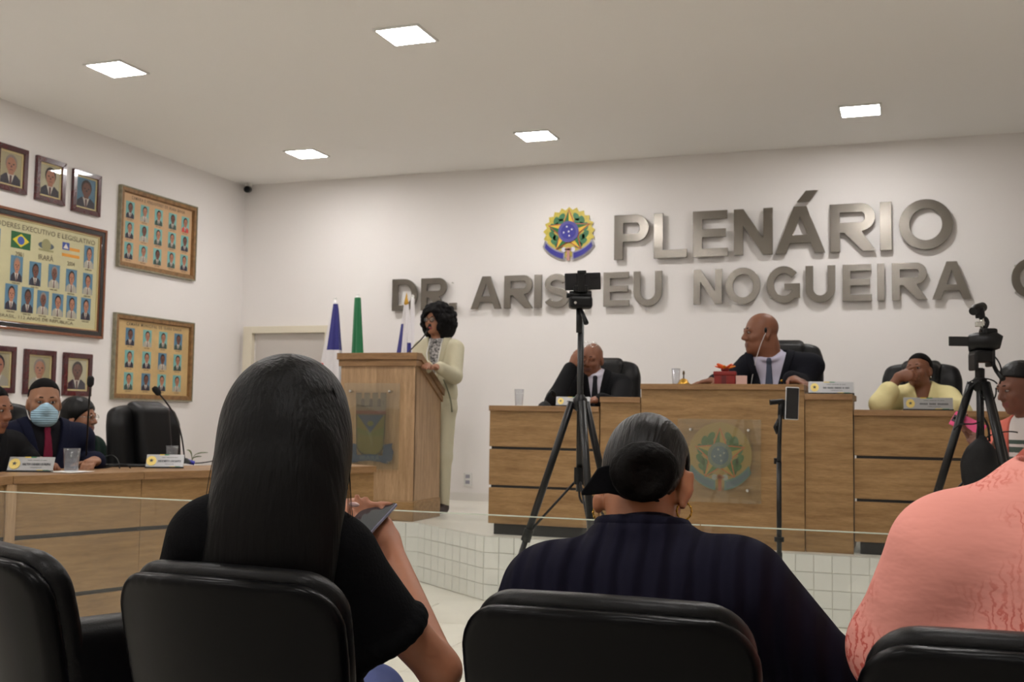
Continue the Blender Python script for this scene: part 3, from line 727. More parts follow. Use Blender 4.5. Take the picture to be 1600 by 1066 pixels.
# ================================================================== glass barrier
GY = 3.34
t = thing('glass_barrier', 'waist high clear glass barrier between the public seats and the benches', 'barrier', (-1.5,GY,0))
gl = glass('barrier_glass', (.965,.975,.965), refl=.9, haze=.015, hazecol=(.8,.85,.8))
edge = mat('polished_glass_edge', (206,214,198), rough=.25)
for x0,x1 in ((-4.6,-2.6),(-2.596,-.6),(-.596,1.4),(1.404,3.1)):
    p = MB().bb((x0,GY-.004,.03),(x1,GY+.004,.897)).build('glass_pane', gl, t)
    MB().bb((x0,GY-.004,.897),(x1,GY+.004,.9005)).build('polished_edge', edge, p)
MB().bb((-4.6,GY-.03,0),(3.1,GY+.03,.04)).build('floor_channel', STEEL, t, bevel=.003)

# ================================================================== flags behind the lectern
def flag(label, px, ytip, Y, finial, cloth, zb=1.0, wtop=.02, wbot=.17, lean=0.0, ztop_cloth=None, pole=WHITEP):
    top = PY(px, ytip, Y); x = top.x
    t = thing('flag_on_pole', label, 'flag', (x,Y,ST), 0, None)
    MB().tube([(x,Y,ST+.05),(x+lean,Y,top.z)], .013, 12).build('pole', pole, t, smooth=True)
    MB().lathe([(.0,.12),(.016,.05),(.022,.02),(.014,0)] if finial else [(.0,.02),(.014,.01),(.014,0)], (x+lean,Y,top.z-.01), 14).build('finial', GOLD if finial else pole, t, smooth=True)
    MB().lathe([(.10,.0),(.10,.02),(.05,.05),(.02,.09)], (x,Y,ST), 20).build('pole_base', STEEL, t, auto=40)
    # draped cloth: pleated cone
    zt = ztop_cloth or top.z-.03; n = 96; m_ = 110
    vs = []; fs = []; mi = []
    for i in range(m_+1):
        f = i/m_; z = zt+(zb-zt)*f
        wd = wtop+(wbot-wtop)*min(1,f*1.15)**.8
        for j in range(n):
            a = 2*PI*j/n
            rr = 1+.16*math.sin(5*a+f*3+px)*min(1,f*2)+.08*math.sin(9*a+1.3*f)
            cxx = x+lean*(1-f)+wd*cloth.get('off',.35)*f
            vs.append((cxx+wd*.55*rr*math.cos(a), Y+wd*.40*rr*math.sin(a), z))
    for i in range(m_):
        for j in range(n):
            fs.append((i*n+j,i*n+(j+1)%n,(i+1)*n+(j+1)%n,(i+1)*n+j))
            f = (i+.5)/m_; a = 2*PI*(j+.5)/n
            mi.append(cloth['fn'](f, math.cos(a), zt+(zb-zt)*f))
    fs.append(tuple(range(n)))
    mi.append(mi[0])
    mb = MB(); mb.v = vs; mb.f = fs; mb.mi = mi
    mb.build('flag_cloth', cloth['mats'], t, smooth=True)
FW, FB, FR, FG = mat('flag_white',(226,222,224),rough=.8,sheen=.3), mat('flag_blue',(44,44,124),rough=.75,sheen=.3), mat('flag_red',(206,34,40),rough=.8,sheen=.3), mat('flag_green',(20,112,66),rough=.75,sheen=.3)
flag('white, blue and red flag hanging from a white pole beside the door', 524, 466, 8.75, False,
     dict(mats=[FW,FB,FR], off=-.25, fn=lambda f,c,z: (1 if (c > -.35 and z > 1.80 and z < 2.22) else 2 if z < 1.58+.12*(-c) else 0)), wtop=.035, wbot=.27, zb=.95)
flag('plain green flag hanging furled between two other flags behind the lectern', 559, 460, 8.8, False,
     dict(mats=[FG], off=.3, fn=lambda f,c,z: 0), wtop=.05, wbot=.13, zb=.95)
flag('blue and white flag on a pole with golden finial behind the lectern', 635, 476, 8.7, True,
     dict(mats=[FW,FB], off=-.35, fn=lambda f,c,z: (1 if (c < -.2 and z < 2.02) or (c > .75 and z < 1.85) else 0)), wbot=.19, zb=.95, ztop_cloth=2.26)
p = PY(645,470,8.85)
flag('plain white furled flag right behind the speaker at the lectern', 645, 462, 9.25, False, dict(mats=[FW], off=.1, fn=lambda f,c,z: 0), wtop=.03, wbot=.06, zb=.95)

# ================================================================== signed distance modelling: smooth blended solids as one mesh
class Prim:
    def __init__(s, f, lo, hi): s.f = f; s.lo = np.array(lo, float); s.hi = np.array(hi, float)
def _v(p): return np.array([p[0],p[1],p[2]], float)
def rot(yaw=0, pitch=0, roll=0):
    """turn about z, then nod (positive looks down for a -y facing head), then tilt"""
    return np.array((Matrix.Rotation(math.radians(yaw),3,'Z') @ Matrix.Rotation(math.radians(pitch),3,'X') @ Matrix.Rotation(math.radians(roll),3,'Y')))
def _loc(X,Y,Z,c,R):
    x = X-c[0]; y = Y-c[1]; z = Z-c[2]
    if R is None: return x, y, z
    return R[0][0]*x+R[1][0]*y+R[2][0]*z, R[0][1]*x+R[1][1]*y+R[2][1]*z, R[0][2]*x+R[1][2]*y+R[2][2]*z
def ell(c, r, R=None):
    c = _v(c); m = max(r)
    ext = np.array(r, float) if R is None else np.sqrt((np.array(R)**2) @ (np.array(r, float)**2))
    def f(X,Y,Z):
        x,y,z = _loc(X,Y,Z,c,R)
        k0 = np.sqrt((x/r[0])**2+(y/r[1])**2+(z/r[2])**2)+1e-9
        k1 = np.sqrt((x/r[0]**2)**2+(y/r[1]**2)**2+(z/r[2]**2)**2)+1e-9
        return k0*(k0-1)/k1
    return Prim(f, c-ext, c+ext)
def sph(c, r): return ell(c, (r,r,r))
def cap(a, b, ra, rb=None):
    a = _v(a); b = _v(b); rb = ra if rb is None else rb; d = b-a; dd_ = float(d@d)+1e-12
    def f(X,Y,Z):
        x = X-a[0]; y = Y-a[1]; z = Z-a[2]
        t = np.clip((x*d[0]+y*d[1]+z*d[2])/dd_, 0, 1)
        return np.sqrt((x-t*d[0])**2+(y-t*d[1])**2+(z-t*d[2])**2)-(ra+(rb-ra)*t)
    m = max(ra,rb)
    return Prim(f, np.minimum(a,b)-m, np.maximum(a,b)+m)
def rbox(c, h, r, R=None):
    c = _v(c); ext = np.array(h, float) if R is None else np.abs(np.array(R)) @ np.array(h, float)
    def f(X,Y,Z):
        x,y,z = _loc(X,Y,Z,c,R)
        qx = np.abs(x)-h[0]+r; qy = np.abs(y)-h[1]+r; qz = np.abs(z)-h[2]+r
        return np.sqrt(np.maximum(qx,0)**2+np.maximum(qy,0)**2+np.maximum(qz,0)**2)+np.minimum(np.maximum(qx,np.maximum(qy,qz)),0)-r
    return Prim(f, c-ext, c+ext)
def plane(p, n):
    p = _v(p); n = _v(n); n = n/np.linalg.norm(n)
    return Prim(lambda X,Y,Z: (X-p[0])*n[0]+(Y-p[1])*n[1]+(Z-p[2])*n[2], (-9,-9,-9), (9,9,9))
def inter(*ps):
    return Prim(lambda X,Y,Z: np.maximum.reduce([np.broadcast_to(q.f(X,Y,Z), np.broadcast_shapes(X.shape,Y.shape,Z.shape)) for q in ps]), np.max([q.lo for q in ps],0), np.min([q.hi for q in ps],0))
class Field:
    def __init__(s, lo, hi, h):
        s.h = h; s.lo = np.array(lo, float)-3*h
        n = np.ceil((np.array(hi)+3*h-s.lo)/h).astype(int)+1
        s.ax = [(s.lo[i]+h*np.arange(n[i])).astype(np.float32) for i in range(3)]
        s.D = np.full(n, 1.0, np.float32)
    def sl(s, p, m):
        out = []
        for i in range(3):
            a = int(max(0, math.floor((p.lo[i]-m-s.lo[i])/s.h))); b = int(min(len(s.ax[i]), math.ceil((p.hi[i]+m-s.lo[i])/s.h)+1))
            if b <= a: return None, None
            out.append(slice(a,b))
        return tuple(out), (s.ax[0][out[0]][:,None,None], s.ax[1][out[1]][None,:,None], s.ax[2][out[2]][None,None,:])
    def add(s, p, k=.02):
        q, g = s.sl(p, k+2.5*s.h)
        if q is None: return s
        d = p.f(*g).astype(np.float32); a = s.D[q]; h = np.clip(.5+.5*(a-d)/k, 0, 1)
        s.D[q] = a+(d-a)*h-k*h*(1-h); return s
    def sub(s, p, k=.01):
        q, g = s.sl(p, k+2.5*s.h)
        if q is None: return s
        d = -p.f(*g).astype(np.float32); a = s.D[q]; h = np.clip(.5-.5*(a-d)/k, 0, 1)
        s.D[q] = a+(d-a)*h+k*h*(1-h); return s
    def cut(s, p):
        g = (s.ax[0][:,None,None], s.ax[1][None,:,None], s.ax[2][None,None,:])
        s.D = np.maximum(s.D, np.broadcast_to(p.f(*g), s.D.shape).astype(np.float32)); return s
    def copy(s):
        f = Field.__new__(Field); f.h = s.h; f.lo = s.lo; f.ax = s.ax; f.D = s.D.copy(); return f
    def grow(s, t): s.D = s.D-np.float32(t); return s
    def grid(s): return (s.ax[0][:,None,None], s.ax[1][None,:,None], s.ax[2][None,None,:])
    def mesh(s):
        D = s.D; ins = D < 0
        n = np.array(D.shape)-1
        c8 = [ins[i:n[0]+i, j:n[1]+j, k:n[2]+k] for i in (0,1) for j in (0,1) for k in (0,1)]
        sm = sum(c.astype(np.int8) for c in c8)
        act = (sm > 0) & (sm < 8)
        idx = np.argwhere(act); N = len(idx)
        ids = np.full(act.shape, -1, np.int64); ids[act] = np.arange(N)
        acc = np.zeros((N,3)); cnt = np.zeros(N)
        i0,j0_,k0_ = idx.T
        off = [(i,j,k) for i in (0,1) for j in (0,1) for k in (0,1)]
        val = {o: D[i0+o[0], j0_+o[1], k0_+o[2]].astype(float) for o in off}
        for o in off:
            for ax in range(3):
                if o[ax] == 1: continue
                o2 = list(o); o2[ax] = 1; o2 = tuple(o2)
                a, b = val[o], val[o2]; cr = (a < 0) != (b < 0)
                t = np.where(cr, a/np.where(cr, a-b, 1), 0)
                pt = np.tile(np.array(o, float), (N,1)); pt[:,ax] += t
                acc[cr] += pt[cr]; cnt[cr] += 1
        V = (idx+acc/cnt[:,None])*s.h+s.lo
        quads = []
        for ax in range(3):
            a = [slice(None)]*3; b = [slice(None)]*3; a[ax] = slice(0,-1); b[ax] = slice(1,None)
            s0 = ins[tuple(a)]; s1 = ins[tuple(b)]
            for flip,mask in ((False, s0 & ~s1), (True, ~s0 & s1)):
                e = np.argwhere(mask)
                if not len(e): continue
                u, v = (ax+1)%3, (ax+2)%3
                ok = (e[:,u] > 0) & (e[:,v] > 0) & (e[:,u] < n[u]) & (e[:,v] < n[v]); e = e[ok]
                def cid(du,dv):
                    q = e.copy(); q[:,u] -= du; q[:,v] -= dv; return ids[q[:,0],q[:,1],q[:,2]]
                Q = np.stack([cid(1,1),cid(0,1),cid(0,0),cid(1,0)],1)
                quads.append(Q[:,::-1] if flip else Q)
        return V, np.concatenate(quads)
def mesh_np(name, V, Q):
    me = bpy.data.meshes.new(name)
    me.vertices.add(len(V)); me.vertices.foreach_set('co', np.ascontiguousarray(V, np.float32).ravel())
    me.loops.add(Q.size); me.loops.foreach_set('vertex_index', np.ascontiguousarray(Q, np.int32).ravel())
    me.polygons.add(len(Q)); me.polygons.foreach_set('loop_start', np.arange(0, Q.size, 4, dtype=np.int32)); me.polygons.foreach_set('loop_total', np.full(len(Q), 4, np.int32))
    me.update(calc_edges=True); me.validate()
    return me
def smooth_np(V, Q, it=2):
    """a light Laplacian pass takes the voxel steps out of the surface"""
    e = np.concatenate([Q[:,[0,1]],Q[:,[1,2]],Q[:,[2,3]],Q[:,[3,0]]])
    for w_ in [.5,-.52]*it:
        acc = np.zeros_like(V); c = np.bincount(e[:,0], minlength=len(V))+np.bincount(e[:,1], minlength=len(V))
        for a in range(3):
            acc[:,a] = np.bincount(e[:,0], V[e[:,1],a], len(V))+np.bincount(e[:,1], V[e[:,0],a], len(V))
        V = V+w_*(acc/np.maximum(c,1)[:,None]-V)
    return V
def field(prims, h, pad=0.0):
    """prims: (prim, k) adds, ('-', prim, k) subtracts, ('&', prim) intersects"""
    adds = [p[0] for p in prims if not isinstance(p[0], str)]
    F = Field(np.min([p.lo for p in adds],0)-pad, np.max([p.hi for p in adds],0)+pad, h)
    for p in prims:
        if p[0] == '-': F.sub(p[1], p[2])
        elif p[0] == '&': F.cut(p[1])
        else: F.add(p[0], p[1])
    return F
def biggest(V, Q):
    lab = np.arange(len(V))
    while True:
        m = lab[Q].min(1); new = lab.copy()
        for k in range(4): np.minimum.at(new, Q[:,k], m)
        new = new[new]
        if (new == lab).all(): break
        lab = new
    u, c = np.unique(lab[Q[:,0]], return_counts=True); q = Q[lab[Q[:,0]] == u[c.argmax()]]
    used = np.unique(q); mp = np.full(len(V), -1); mp[used] = np.arange(len(used))
    return V[used], mp[q]
def solid(name, F, mats, parent=None, loc=None, local=False, paint=(), it=2, one=False):
    """field -> mesh object; paint: (prim, slot) colours the faces inside a prim"""
    V, Q = F.mesh()
    if one: V, Q = biggest(V, Q)
    V = smooth_np(V, Q, it)
    mi = None
    if paint:
        C = V[Q].mean(1); mi = np.zeros(len(Q), np.int32)
        for p,k in paint: mi[p.f(C[:,0],C[:,1],C[:,2]) < 0] = k
    if not local:
        if parent is not None:
            W = np.array(WM[parent.name].inverted()); V = V @ W[:3,:3].T + W[:3,3]
        elif loc is not None: V = V-np.array(loc)
    me = mesh_np(name, V, Q)
    if mi is not None: me.polygons.foreach_set('material_index', mi)
    return link_mesh(name, me, mats, parent, loc, smooth=True)

# ================================================================== chairs
def five_star(t, z=.0, r=.30, col=(.06,.40)):
    MB().tube([(0,0,z+.10),(0,0,z+col[1])], .028, 14).build('gas_lift', BLACKM, t, local=True, smooth=True)
    for k in range(5):
        a = 2*PI*k/5+.3
        MB().tube([(0,0,z+.11),(r*.6*math.cos(a),r*.6*math.sin(a),z+.085),(r*math.cos(a),r*math.sin(a),z+.07)], [.03,.022,.016], 10).build('base_arm', BLACKP, t, local=True, smooth=True)
        MB().tube([(r*math.cos(a)-.02*math.sin(a),r*math.sin(a)+.02*math.cos(a),z+.029),(r*math.cos(a)+.02*math.sin(a),r*math.sin(a)-.02*math.cos(a),z+.029)], .029, 14).build('castor', RUBBER, t, local=True, auto=40)
def armchair(label, loc, rz, group='black leather armchairs'):
    """front faces local -y; back top about 1.25 m"""
    t = thing('leather_armchair', label, 'chair', loc, rz, group)
    tilt = rot(0,-8,0)
    F = field([(rbox((0,.30,.86),(.265,.055,.40),.055,tilt),.03), (cap((-.20,.305,.60),(-.215,.32,1.12),.05,.045),.05), (cap((.20,.305,.60),(.215,.32,1.12),.05,.045),.05),
               ('-',rbox((.30,.36,1.32),(.10,.2,.10),.02,rot(0,0,35)),.06),('-',rbox((-.30,.36,1.32),(.10,.2,.10),.02,rot(0,0,-35)),.06)], .009)
    solid('backrest', F, LEATHER, t, local=True)
    F = field([(rbox((0,.245,1.06),(.125,.05,.19),.04,tilt),.02),(cap((-.09,.33,1.235),(.09,.33,1.235),.045),.06)], .009)
    solid('head_pad', F, LEATHER, t, local=True)
    F = field([(rbox((0,.225,.74),(.14,.04,.13),.035,tilt),.02)], .009)
    solid('lumbar_pad', F, LEATHER, t, local=True)
    F = field([(rbox((0,0,.455),(.26,.26,.055),.05),.02)], .010)
    solid('seat', F, LEATHER, t, local=True)
    for s in (-1,1):
        MB().tube(bez((s*.25,.24,.50),(s*.31,.20,.70),(s*.31,.10,.70),(s*.31,-.16,.67),10)+[Vector((s*.29,-.18,.60)),Vector((s*.26,-.16,.45))], .026, 10).build('armrest', BLACKP, t, local=True, smooth=True)
    five_star(t)
    return t
def copy_chair(src, label, loc, rz):
    c = copy_tree(src); c.location = loc; c.rotation_euler = (0,0,rz); c['label'] = label
    return c
arm0 = armchair('empty black leather armchair behind the side bench under the oak composites', (-4.22,5.64,0.0), math.radians(80))
copy_chair(arm0, 'black leather armchair behind the man wearing a mask', (-4.86,4.85,0), math.radians(58))
copy_chair(arm0, 'black leather armchair behind the man rubbing his face on the dais', (-2.20,8.12,ST), math.radians(12))
copy_chair(arm0, 'black leather armchair behind the bald chairman at the central desk', (-.80,8.15,ST+.13), math.radians(12))
copy_chair(arm0, 'black leather armchair behind the woman in yellow on the dais', (.07,8.12,ST-.03), math.radians(-4))

def public_chair(label, loc, rz):
    """padded public seat, shell back; front faces local +y; back top .95 m"""
    t = thing('public_chair', label, 'chair', loc, rz, 'black padded public chairs')
    def back(y0, th, w0, z0, z1, bulge=0.0, rr=.07):
        c = Prim(None, (-.26,-.2,z0-.03), (.26,.22,z1+.03))
        def f(X,Y,Z):
            tt = np.clip((Z-z0)/(z1-z0),0,1)
            hw = w0*(.80+.22*np.sin(np.minimum(tt*1.25,1)*1.6))
            yy = Y-(y0-.11*tt+.9*X**2)-bulge*np.cos(X*5)
            zc = (z0+z1)/2; hz = (z1-z0)/2
            qx = np.abs(X)-hw+rr; qz = np.abs(Z-zc)+0*X-hz+rr+.22*X**2*(Z>zc)
            d2 = np.sqrt(np.maximum(qx,0)**2+np.maximum(qz,0)**2)+np.minimum(np.maximum(qx,qz),0)-rr
            r2 = th*.8; a = d2+r2; b = np.abs(yy)-th+r2
            return np.sqrt(np.maximum(a,0)**2+np.maximum(b,0)**2)+np.minimum(np.maximum(a,b),0)-r2
        c.f = f; return c
    F = Field((-.26,-.25,.46),(.26,.25,.99),.007).add(back(-.02,.020,.222,.50,.945),.01)
    solid('back_shell', F, mat('chair_shell',(5,5,6),rough=.3,spec=.10), t, local=True, it=3)
    F = Field((-.26,-.25,.46),(.26,.25,1.0),.007).add(back(.012,.030,.212,.515,.962,.006),.01)
    solid('back_cushion', F, mat('chair_vinyl',(9,9,10),rough=.38,spec=.18,bump=.08,bscale=260), t, local=True, it=3)
    F = field([(rbox((0,.25,.445),(.235,.22,.04),.035),.02)], .009); solid('seat_cushion', F, LEATHER, t, local=True)
    F = field([(rbox((0,.25,.40),(.225,.21,.012),.01),.02)], .008); solid('seat_pan', F, BLACKP, t, local=True)
    MB().tube(bez((0,.12,.40),(0,-.02,.39),(0,-.04,.42),(0,-.035,.60),10), .022, 10).build('back_bracket', BLACKM, t, local=True, smooth=True)
    for s in (-1,1):
        MB().tube([(s*.2,.06,.40),(s*.22,.0,.0)], .013, 10).build('leg', BLACKM, t, local=True, smooth=True)
        MB().tube([(s*.2,.42,.40),(s*.22,.47,.0)], .013, 10).build('leg', BLACKM, t, local=True, smooth=True)
    return t
pc = public_chair('black padded chair of the long haired woman in black', (-1.10,1.69,0), math.radians(-2))
for lb,loc,rz in (('black padded chair of the woman in the navy sweater', (-.425,1.655,0), 1), ('black padded chair of the person in the coral shirt', (.155,1.60,0), 2),
                  ('empty swivelled black padded chair next to the woman in black', (-1.66,1.77,0), -25)):
    c = copy_tree(pc); c.location = loc; c.rotation_euler = (0,0,math.radians(rz)); c['label'] = lb

bq = PD(146,1040,2.12)
F = field([(rbox((bq.x,bq.y,.65),(.055,.10,.168),.045,np.array(Matrix.Rotation(math.radians(-25),3,'Z'))),.02)], .008)
tag(solid('padded_bag', F, MATS['chair_vinyl'], None, loc=(bq.x,bq.y,.482)), 'black padded bag standing on the empty public chair', 'bag')

# ================================================================== tripods, cameras, phones
def rot_about(az): return Vector((math.cos(az), math.sin(az), 0))
def cam_dir(deg):
    """horizontal direction; 0 = to the right of the view, 90 = away from the camera"""
    a = math.radians(20+deg); return Vector((math.cos(a), math.sin(a), 0))
def tripod(label, base, apex_z, R, angs, brace_z, head_z, stub=0.35, fat=1.0):
    b = Vector(base); t = thing('camera_tripod', label, 'tripod', base, 0, 'tripods')
    ax = b+Vector((0,0,apex_z))
    for dg in angs:
        d = cam_dir(dg); top = ax+d*.035; foot = b+d*R+Vector((0,0,.012)); v = foot-top
        lg = MB().tube([top, top+v*.45], .0155*fat, 12).build('leg', BLACKM, t, smooth=True)
        MB().tube([top+v*.43, top+v*.74], .0120*fat, 12).build('middle_tube', BLACKM, lg, smooth=True)
        MB().tube([top+v*.72, foot], .0090*fat, 12).build('lower_tube', BLACKM, lg, smooth=True)
        MB().tube([top+v*.425, top+v*.465], .0205*fat, 12).build('leg_lock', BLACKP, lg, auto=40)
        MB().tube([top+v*.715, top+v*.75], .0165*fat, 12).build('leg_lock', BLACKP, lg, auto=40)
        MB().sphere(foot, .014, 12).build('rubber_foot', RUBBER, lg, smooth=True)
        MB().tube([b+Vector((0,0,brace_z)), top+v*.44], .0055, 8).build('brace', BLACKM, t, smooth=True)
    MB().lathe([(.016,-.04),(.030,-.028),(.030,.012),(.022,.020),(.017,.03)], ax, 20).build('collar', BLACKP, t, auto=50)
    MB().tube([b+Vector((0,0,brace_z-.06)), b+Vector((0,0,head_z))], .0135*fat, 14).build('centre_column', BLACKM, t, smooth=True)
    MB().tube([b+Vector((0,0,brace_z-.03)), b+Vector((0,0,brace_z+.04))], .022, 14).build('brace_hub', BLACKP, t, auto=40)
    MB().tube(bez(b+Vector((0,0,brace_z-.06)), b+Vector((.0,0,brace_z-.12)), b+Vector((.04,0,brace_z-.12)), b+Vector((.035,0,brace_z-.08)),8), .005, 8).build('weight_hook', BLACKM, t, smooth=True)
    return t
def Rcam(yaw=0): return Matrix.Rotation(math.radians(20+yaw),3,'Z')

# left tripod with the phone
c1 = PD(907,560,4.6); base = (c1.x,c1.y,0)
zz = lambda py,d=4.6,px=907: PD(px,py,d).z
t1 = tripod('black tripod holding a sideways phone before the left dais desk', base, zz(628), .46, (162,42,280), zz(745), zz(500))
Rm = Rcam()
def P1(px,py,off=0): return PD(px,py,4.6+off)
MB().tube([P1(905,520),P1(905,482)], .013, 14).build('head_stem', BLACKM, t1, smooth=True)
hd = MB().box(P1(907,473), (.098,.07,.052), Rm).build('pan_head', BLACKP, t1, bevel=.012)
MB().tube([P1(890,461),P1(924,461)], .017, 16).build('tilt_barrel', BLACKP, hd, auto=40)
MB().tube([P1(885,462),P1(893,462)], .011, 12).build('tilt_knob', BLACKP, hd, auto=40)
MB().tube([P1(899,473,-.04),P1(899,473,-.034)], .006, 10).build('screw', CHROME, hd)
MB().tube([P1(908,484,-.02),P1(916,505,-.09)], [.007,.011], 12).build('pan_handle', BLACKP, t1, smooth=True)
hl = MB().box(P1(907,452), (.06,.045,.03), Rm).build('quick_plate', BLACKP, t1, bevel=.004)
tlt = Rm @ Matrix.Rotation(math.radians(-2.5),3,'Y')
MB().box(P1(908,440,-.018), (.030,.020,.092), tlt).build('phone_clamp', BLACKP, t1, bevel=.003)
MB().box(P1(909.5,426,-.012), (.034,.034,.014), tlt).build('clamp_jaw', BLACKP, t1, bevel=.003)
ph = thing('smartphone', 'black phone mounted sideways on the tripod before the lettering', 'phone', tuple(P1(910,440)))
MB().box(P1(910.5,440), (.152,.0085,.073), tlt).build('phone_body', mat('phone_black',(20,20,24),rough=.25), ph, bevel=.004)
for k,px in enumerate((925.5,930.5,934)):
    MB().tube([P1(px,432.6,-.0045),P1(px,432.6,-.008)], (.0085,.006,.0045)[k], 16).build('camera_lens', MATS['lens_glass'], ph)

# right tripod with the camcorder
c2 = PD(1531,600,4.75); z2 = lambda py: PD(1531,py,4.75).z
t2 = tripod('black tripod carrying a camcorder, tangled cables and a hanging bag', (c2.x,c2.y,0), z2(598), .45, (166,20,285), z2(722), z2(575), fat=1.15)
def P2(px,py,off=0): return PD(px,py,4.75+off)
MB().tube([P2(1531,600),P2(1531,576)], .020, 16).build('head_stem', BLACKP, t2, auto=40)
h2 = MB().box(P2(1533,557), (.082,.08,.055), Rm).build('pan_head', BLACKP, t2, bevel=.01)
MB().box(P2(1521,566,0), (.018,.075,.075), Rm).build('head_cheek', BLACKP, h2, bevel=.006)
MB().box(P2(1547,560,0), (.018,.075,.075), Rm).build('head_cheek', BLACKP, h2, bevel=.006)
MB().tube([P2(1550,565),P2(1557,580,-.06),P2(1567,592,-.12)], [.009,.009,.012], 12).build('pan_handle', BLACKP, t2, smooth=True)
for bz in ([(1541,550),(1562,556),(1570,580),(1562,600)],[(1512,600),(1520,590),(1550,588),(1558,600)],[(1505,640),(1500,622),(1512,606),(1530,596)],[(1530,660),(1512,668),(1502,655),(1490,672)],[(1534,690),(1545,676),(1575,672),(1590,676)],[(1530,610),(1540,640),(1560,628),(1556,606)]):
    MB().tube(bez(*[P2(x,y,-.03) for x,y in bz],12), .0032, 6).build('cable', RUBBER, t2, smooth=True)
ca = thing('camcorder', 'black camcorder with flipped out screen and microphone on the tripod', 'video camera', tuple(P2(1535,546)))
body = MB().tube([P2(1517,534,.02),P2(1526,534,0),P2(1556,533,-.03),P2(1565,535,-.04)], [.034,.040,.040,.028], 20).build('camera_body', BLACKP, ca, auto=35)
MB().box(P2(1544,519), (.06,.07,.03), Rm).build('top_housing', BLACKP, ca, bevel=.01)
MB().tube([P2(1514,537,.03),P2(1522,537,.02)], .036, 20).build('lens_hood', BLACKM, ca, auto=35)
MB().box(P2(1499,533.5,.0), (.092,.012,.042), Rm).build('flip_screen', mat('screen_black',(14,14,16),rough=.2), ca, bevel=.003)
MB().tube([P2(1536,518),P2(1533,490)], .011, 12).build('shoe_mount', CHROME, ca, smooth=True)
MB().tube(bez(P2(1532,517),P2(1545,512),P2(1545,500),P2(1538,497),10), .009, 10).build('mount_arm', BLACKM, ca, smooth=True)
MB().box(P2(1529,507), (.026,.02,.022), Rm).build('lock_knob', CHROME, ca, bevel=.003)
MB().tube([P2(1532,497),P2(1530,482)], .020, 14).build('microphone_base', BLACKP, ca, auto=40)
MB().tube([P2(1520,487,-.02),P2(1525,483,0),P2(1535,480,.04)], [.018,.022,.022], 14).build('microphone', BLACKP, ca, auto=40)
# bag on the tripod
F = field([(cap(P2(1534,686,-.03),P2(1533,700,-.03),.018,.04),.04),(ell(P2(1532,728,-.03),(.085,.06,.085),np.array(Rm)),.06),(ell(P2(1540,752,-.03),(.095,.065,.055),np.array(Rm)),.04)], .008)
bag = solid('shoulder_bag', F, mat('black_cloth_bag',(15,15,17),rough=.85,bump=.2,bscale=40), None, loc=tuple(P2(1535,770,-.03)))
tag(bag, 'soft black bag hanging from the camcorder tripod', 'bag')
for xx in (1527,1546): MB().tube(bez(P2(xx,690,-.03),P2(xx-1,676,-.03),P2(xx+1,664,-.02),P2(1534,650,0),8), .005, 8).build('strap', RUBBER, bag, smooth=True)

# phone stand (single pole)
c3 = PD(1217,640,5.0); z3 = lambda py: PD(1217,py,5.0).z
def P3(px,py,off=0): return PD(px,py,5.0+off)
t3 = thing('phone_stand', 'slim black pole stand with an upright phone before the central desk', 'stand', (c3.x,c3.y,0))
b3 = Vector((c3.x,c3.y,0))
MB().tube([b3+Vector((0,0,.03)),b3+Vector((0,0,.62))], .014, 12).build('lower_pole', BLACKM, t3, smooth=True)
MB().tube([b3+Vector((0,0,.60)),b3+Vector((0,0,z3(722)))], .0115, 12).build('middle_pole', BLACKM, t3, smooth=True)
MB().tube([b3+Vector((0,0,z3(722))),P3(1219,640)], .010, 12).build('upper_pole', BLACKM, t3, smooth=True)
MB().tube([P3(1215,725),P3(1215,716)], .017, 12).build('pole_lock', BLACKP, t3, auto=40)
MB().tube([b3+Vector((0,0,z3(845))),b3+Vector((0,0,z3(838)))], .022, 12).build('pole_lock', BLACKP, t3, auto=40)
MB().tube([P3(1215,678),P3(1212,668),P3(1218,655)], [.008,.012,.010], 10).build('ball_lever', BLACKP, t3, smooth=True)
MB().tube([P3(1219,650),P3(1220,630)], .012, 12).build('clamp_stem', BLACKP, t3, smooth=True)
MB().tube([P3(1203,629),P3(1224,627)], [.013,.011], 12).build('clamp_bar', BLACKP, t3, auto=40)
MB().box(P3(1225,640), (.012,.02,.09), Rm).build('clamp_jaw', BLACKP, t3, bevel=.003)
for k in range(3):
    d = cam_dir(90+120*k); MB().tube([b3+Vector((0,0,.22)), b3+d*.24+Vector((0,0,.012))], .009, 10).build('leg', BLACKM, t3, smooth=True)
ph = thing('smartphone', 'upright phone with pale rim clamped on the slim pole stand', 'phone', tuple(P3(1237,656)))
MB().box(P3(1237.5,630.5,-.01), (.062,.010,.150), Rm @ Matrix.Rotation(math.radians(2),3,'Y')).build('phone_body', mat('phone_rim',(196,196,198),rough=.3), ph, bevel=.004)
MB().box(P3(1238,630.5,-.016), (.056,.004,.142), Rm @ Matrix.Rotation(math.radians(2),3,'Y')).build('phone_screen', MATS['screen_black'], ph, bevel=.002)

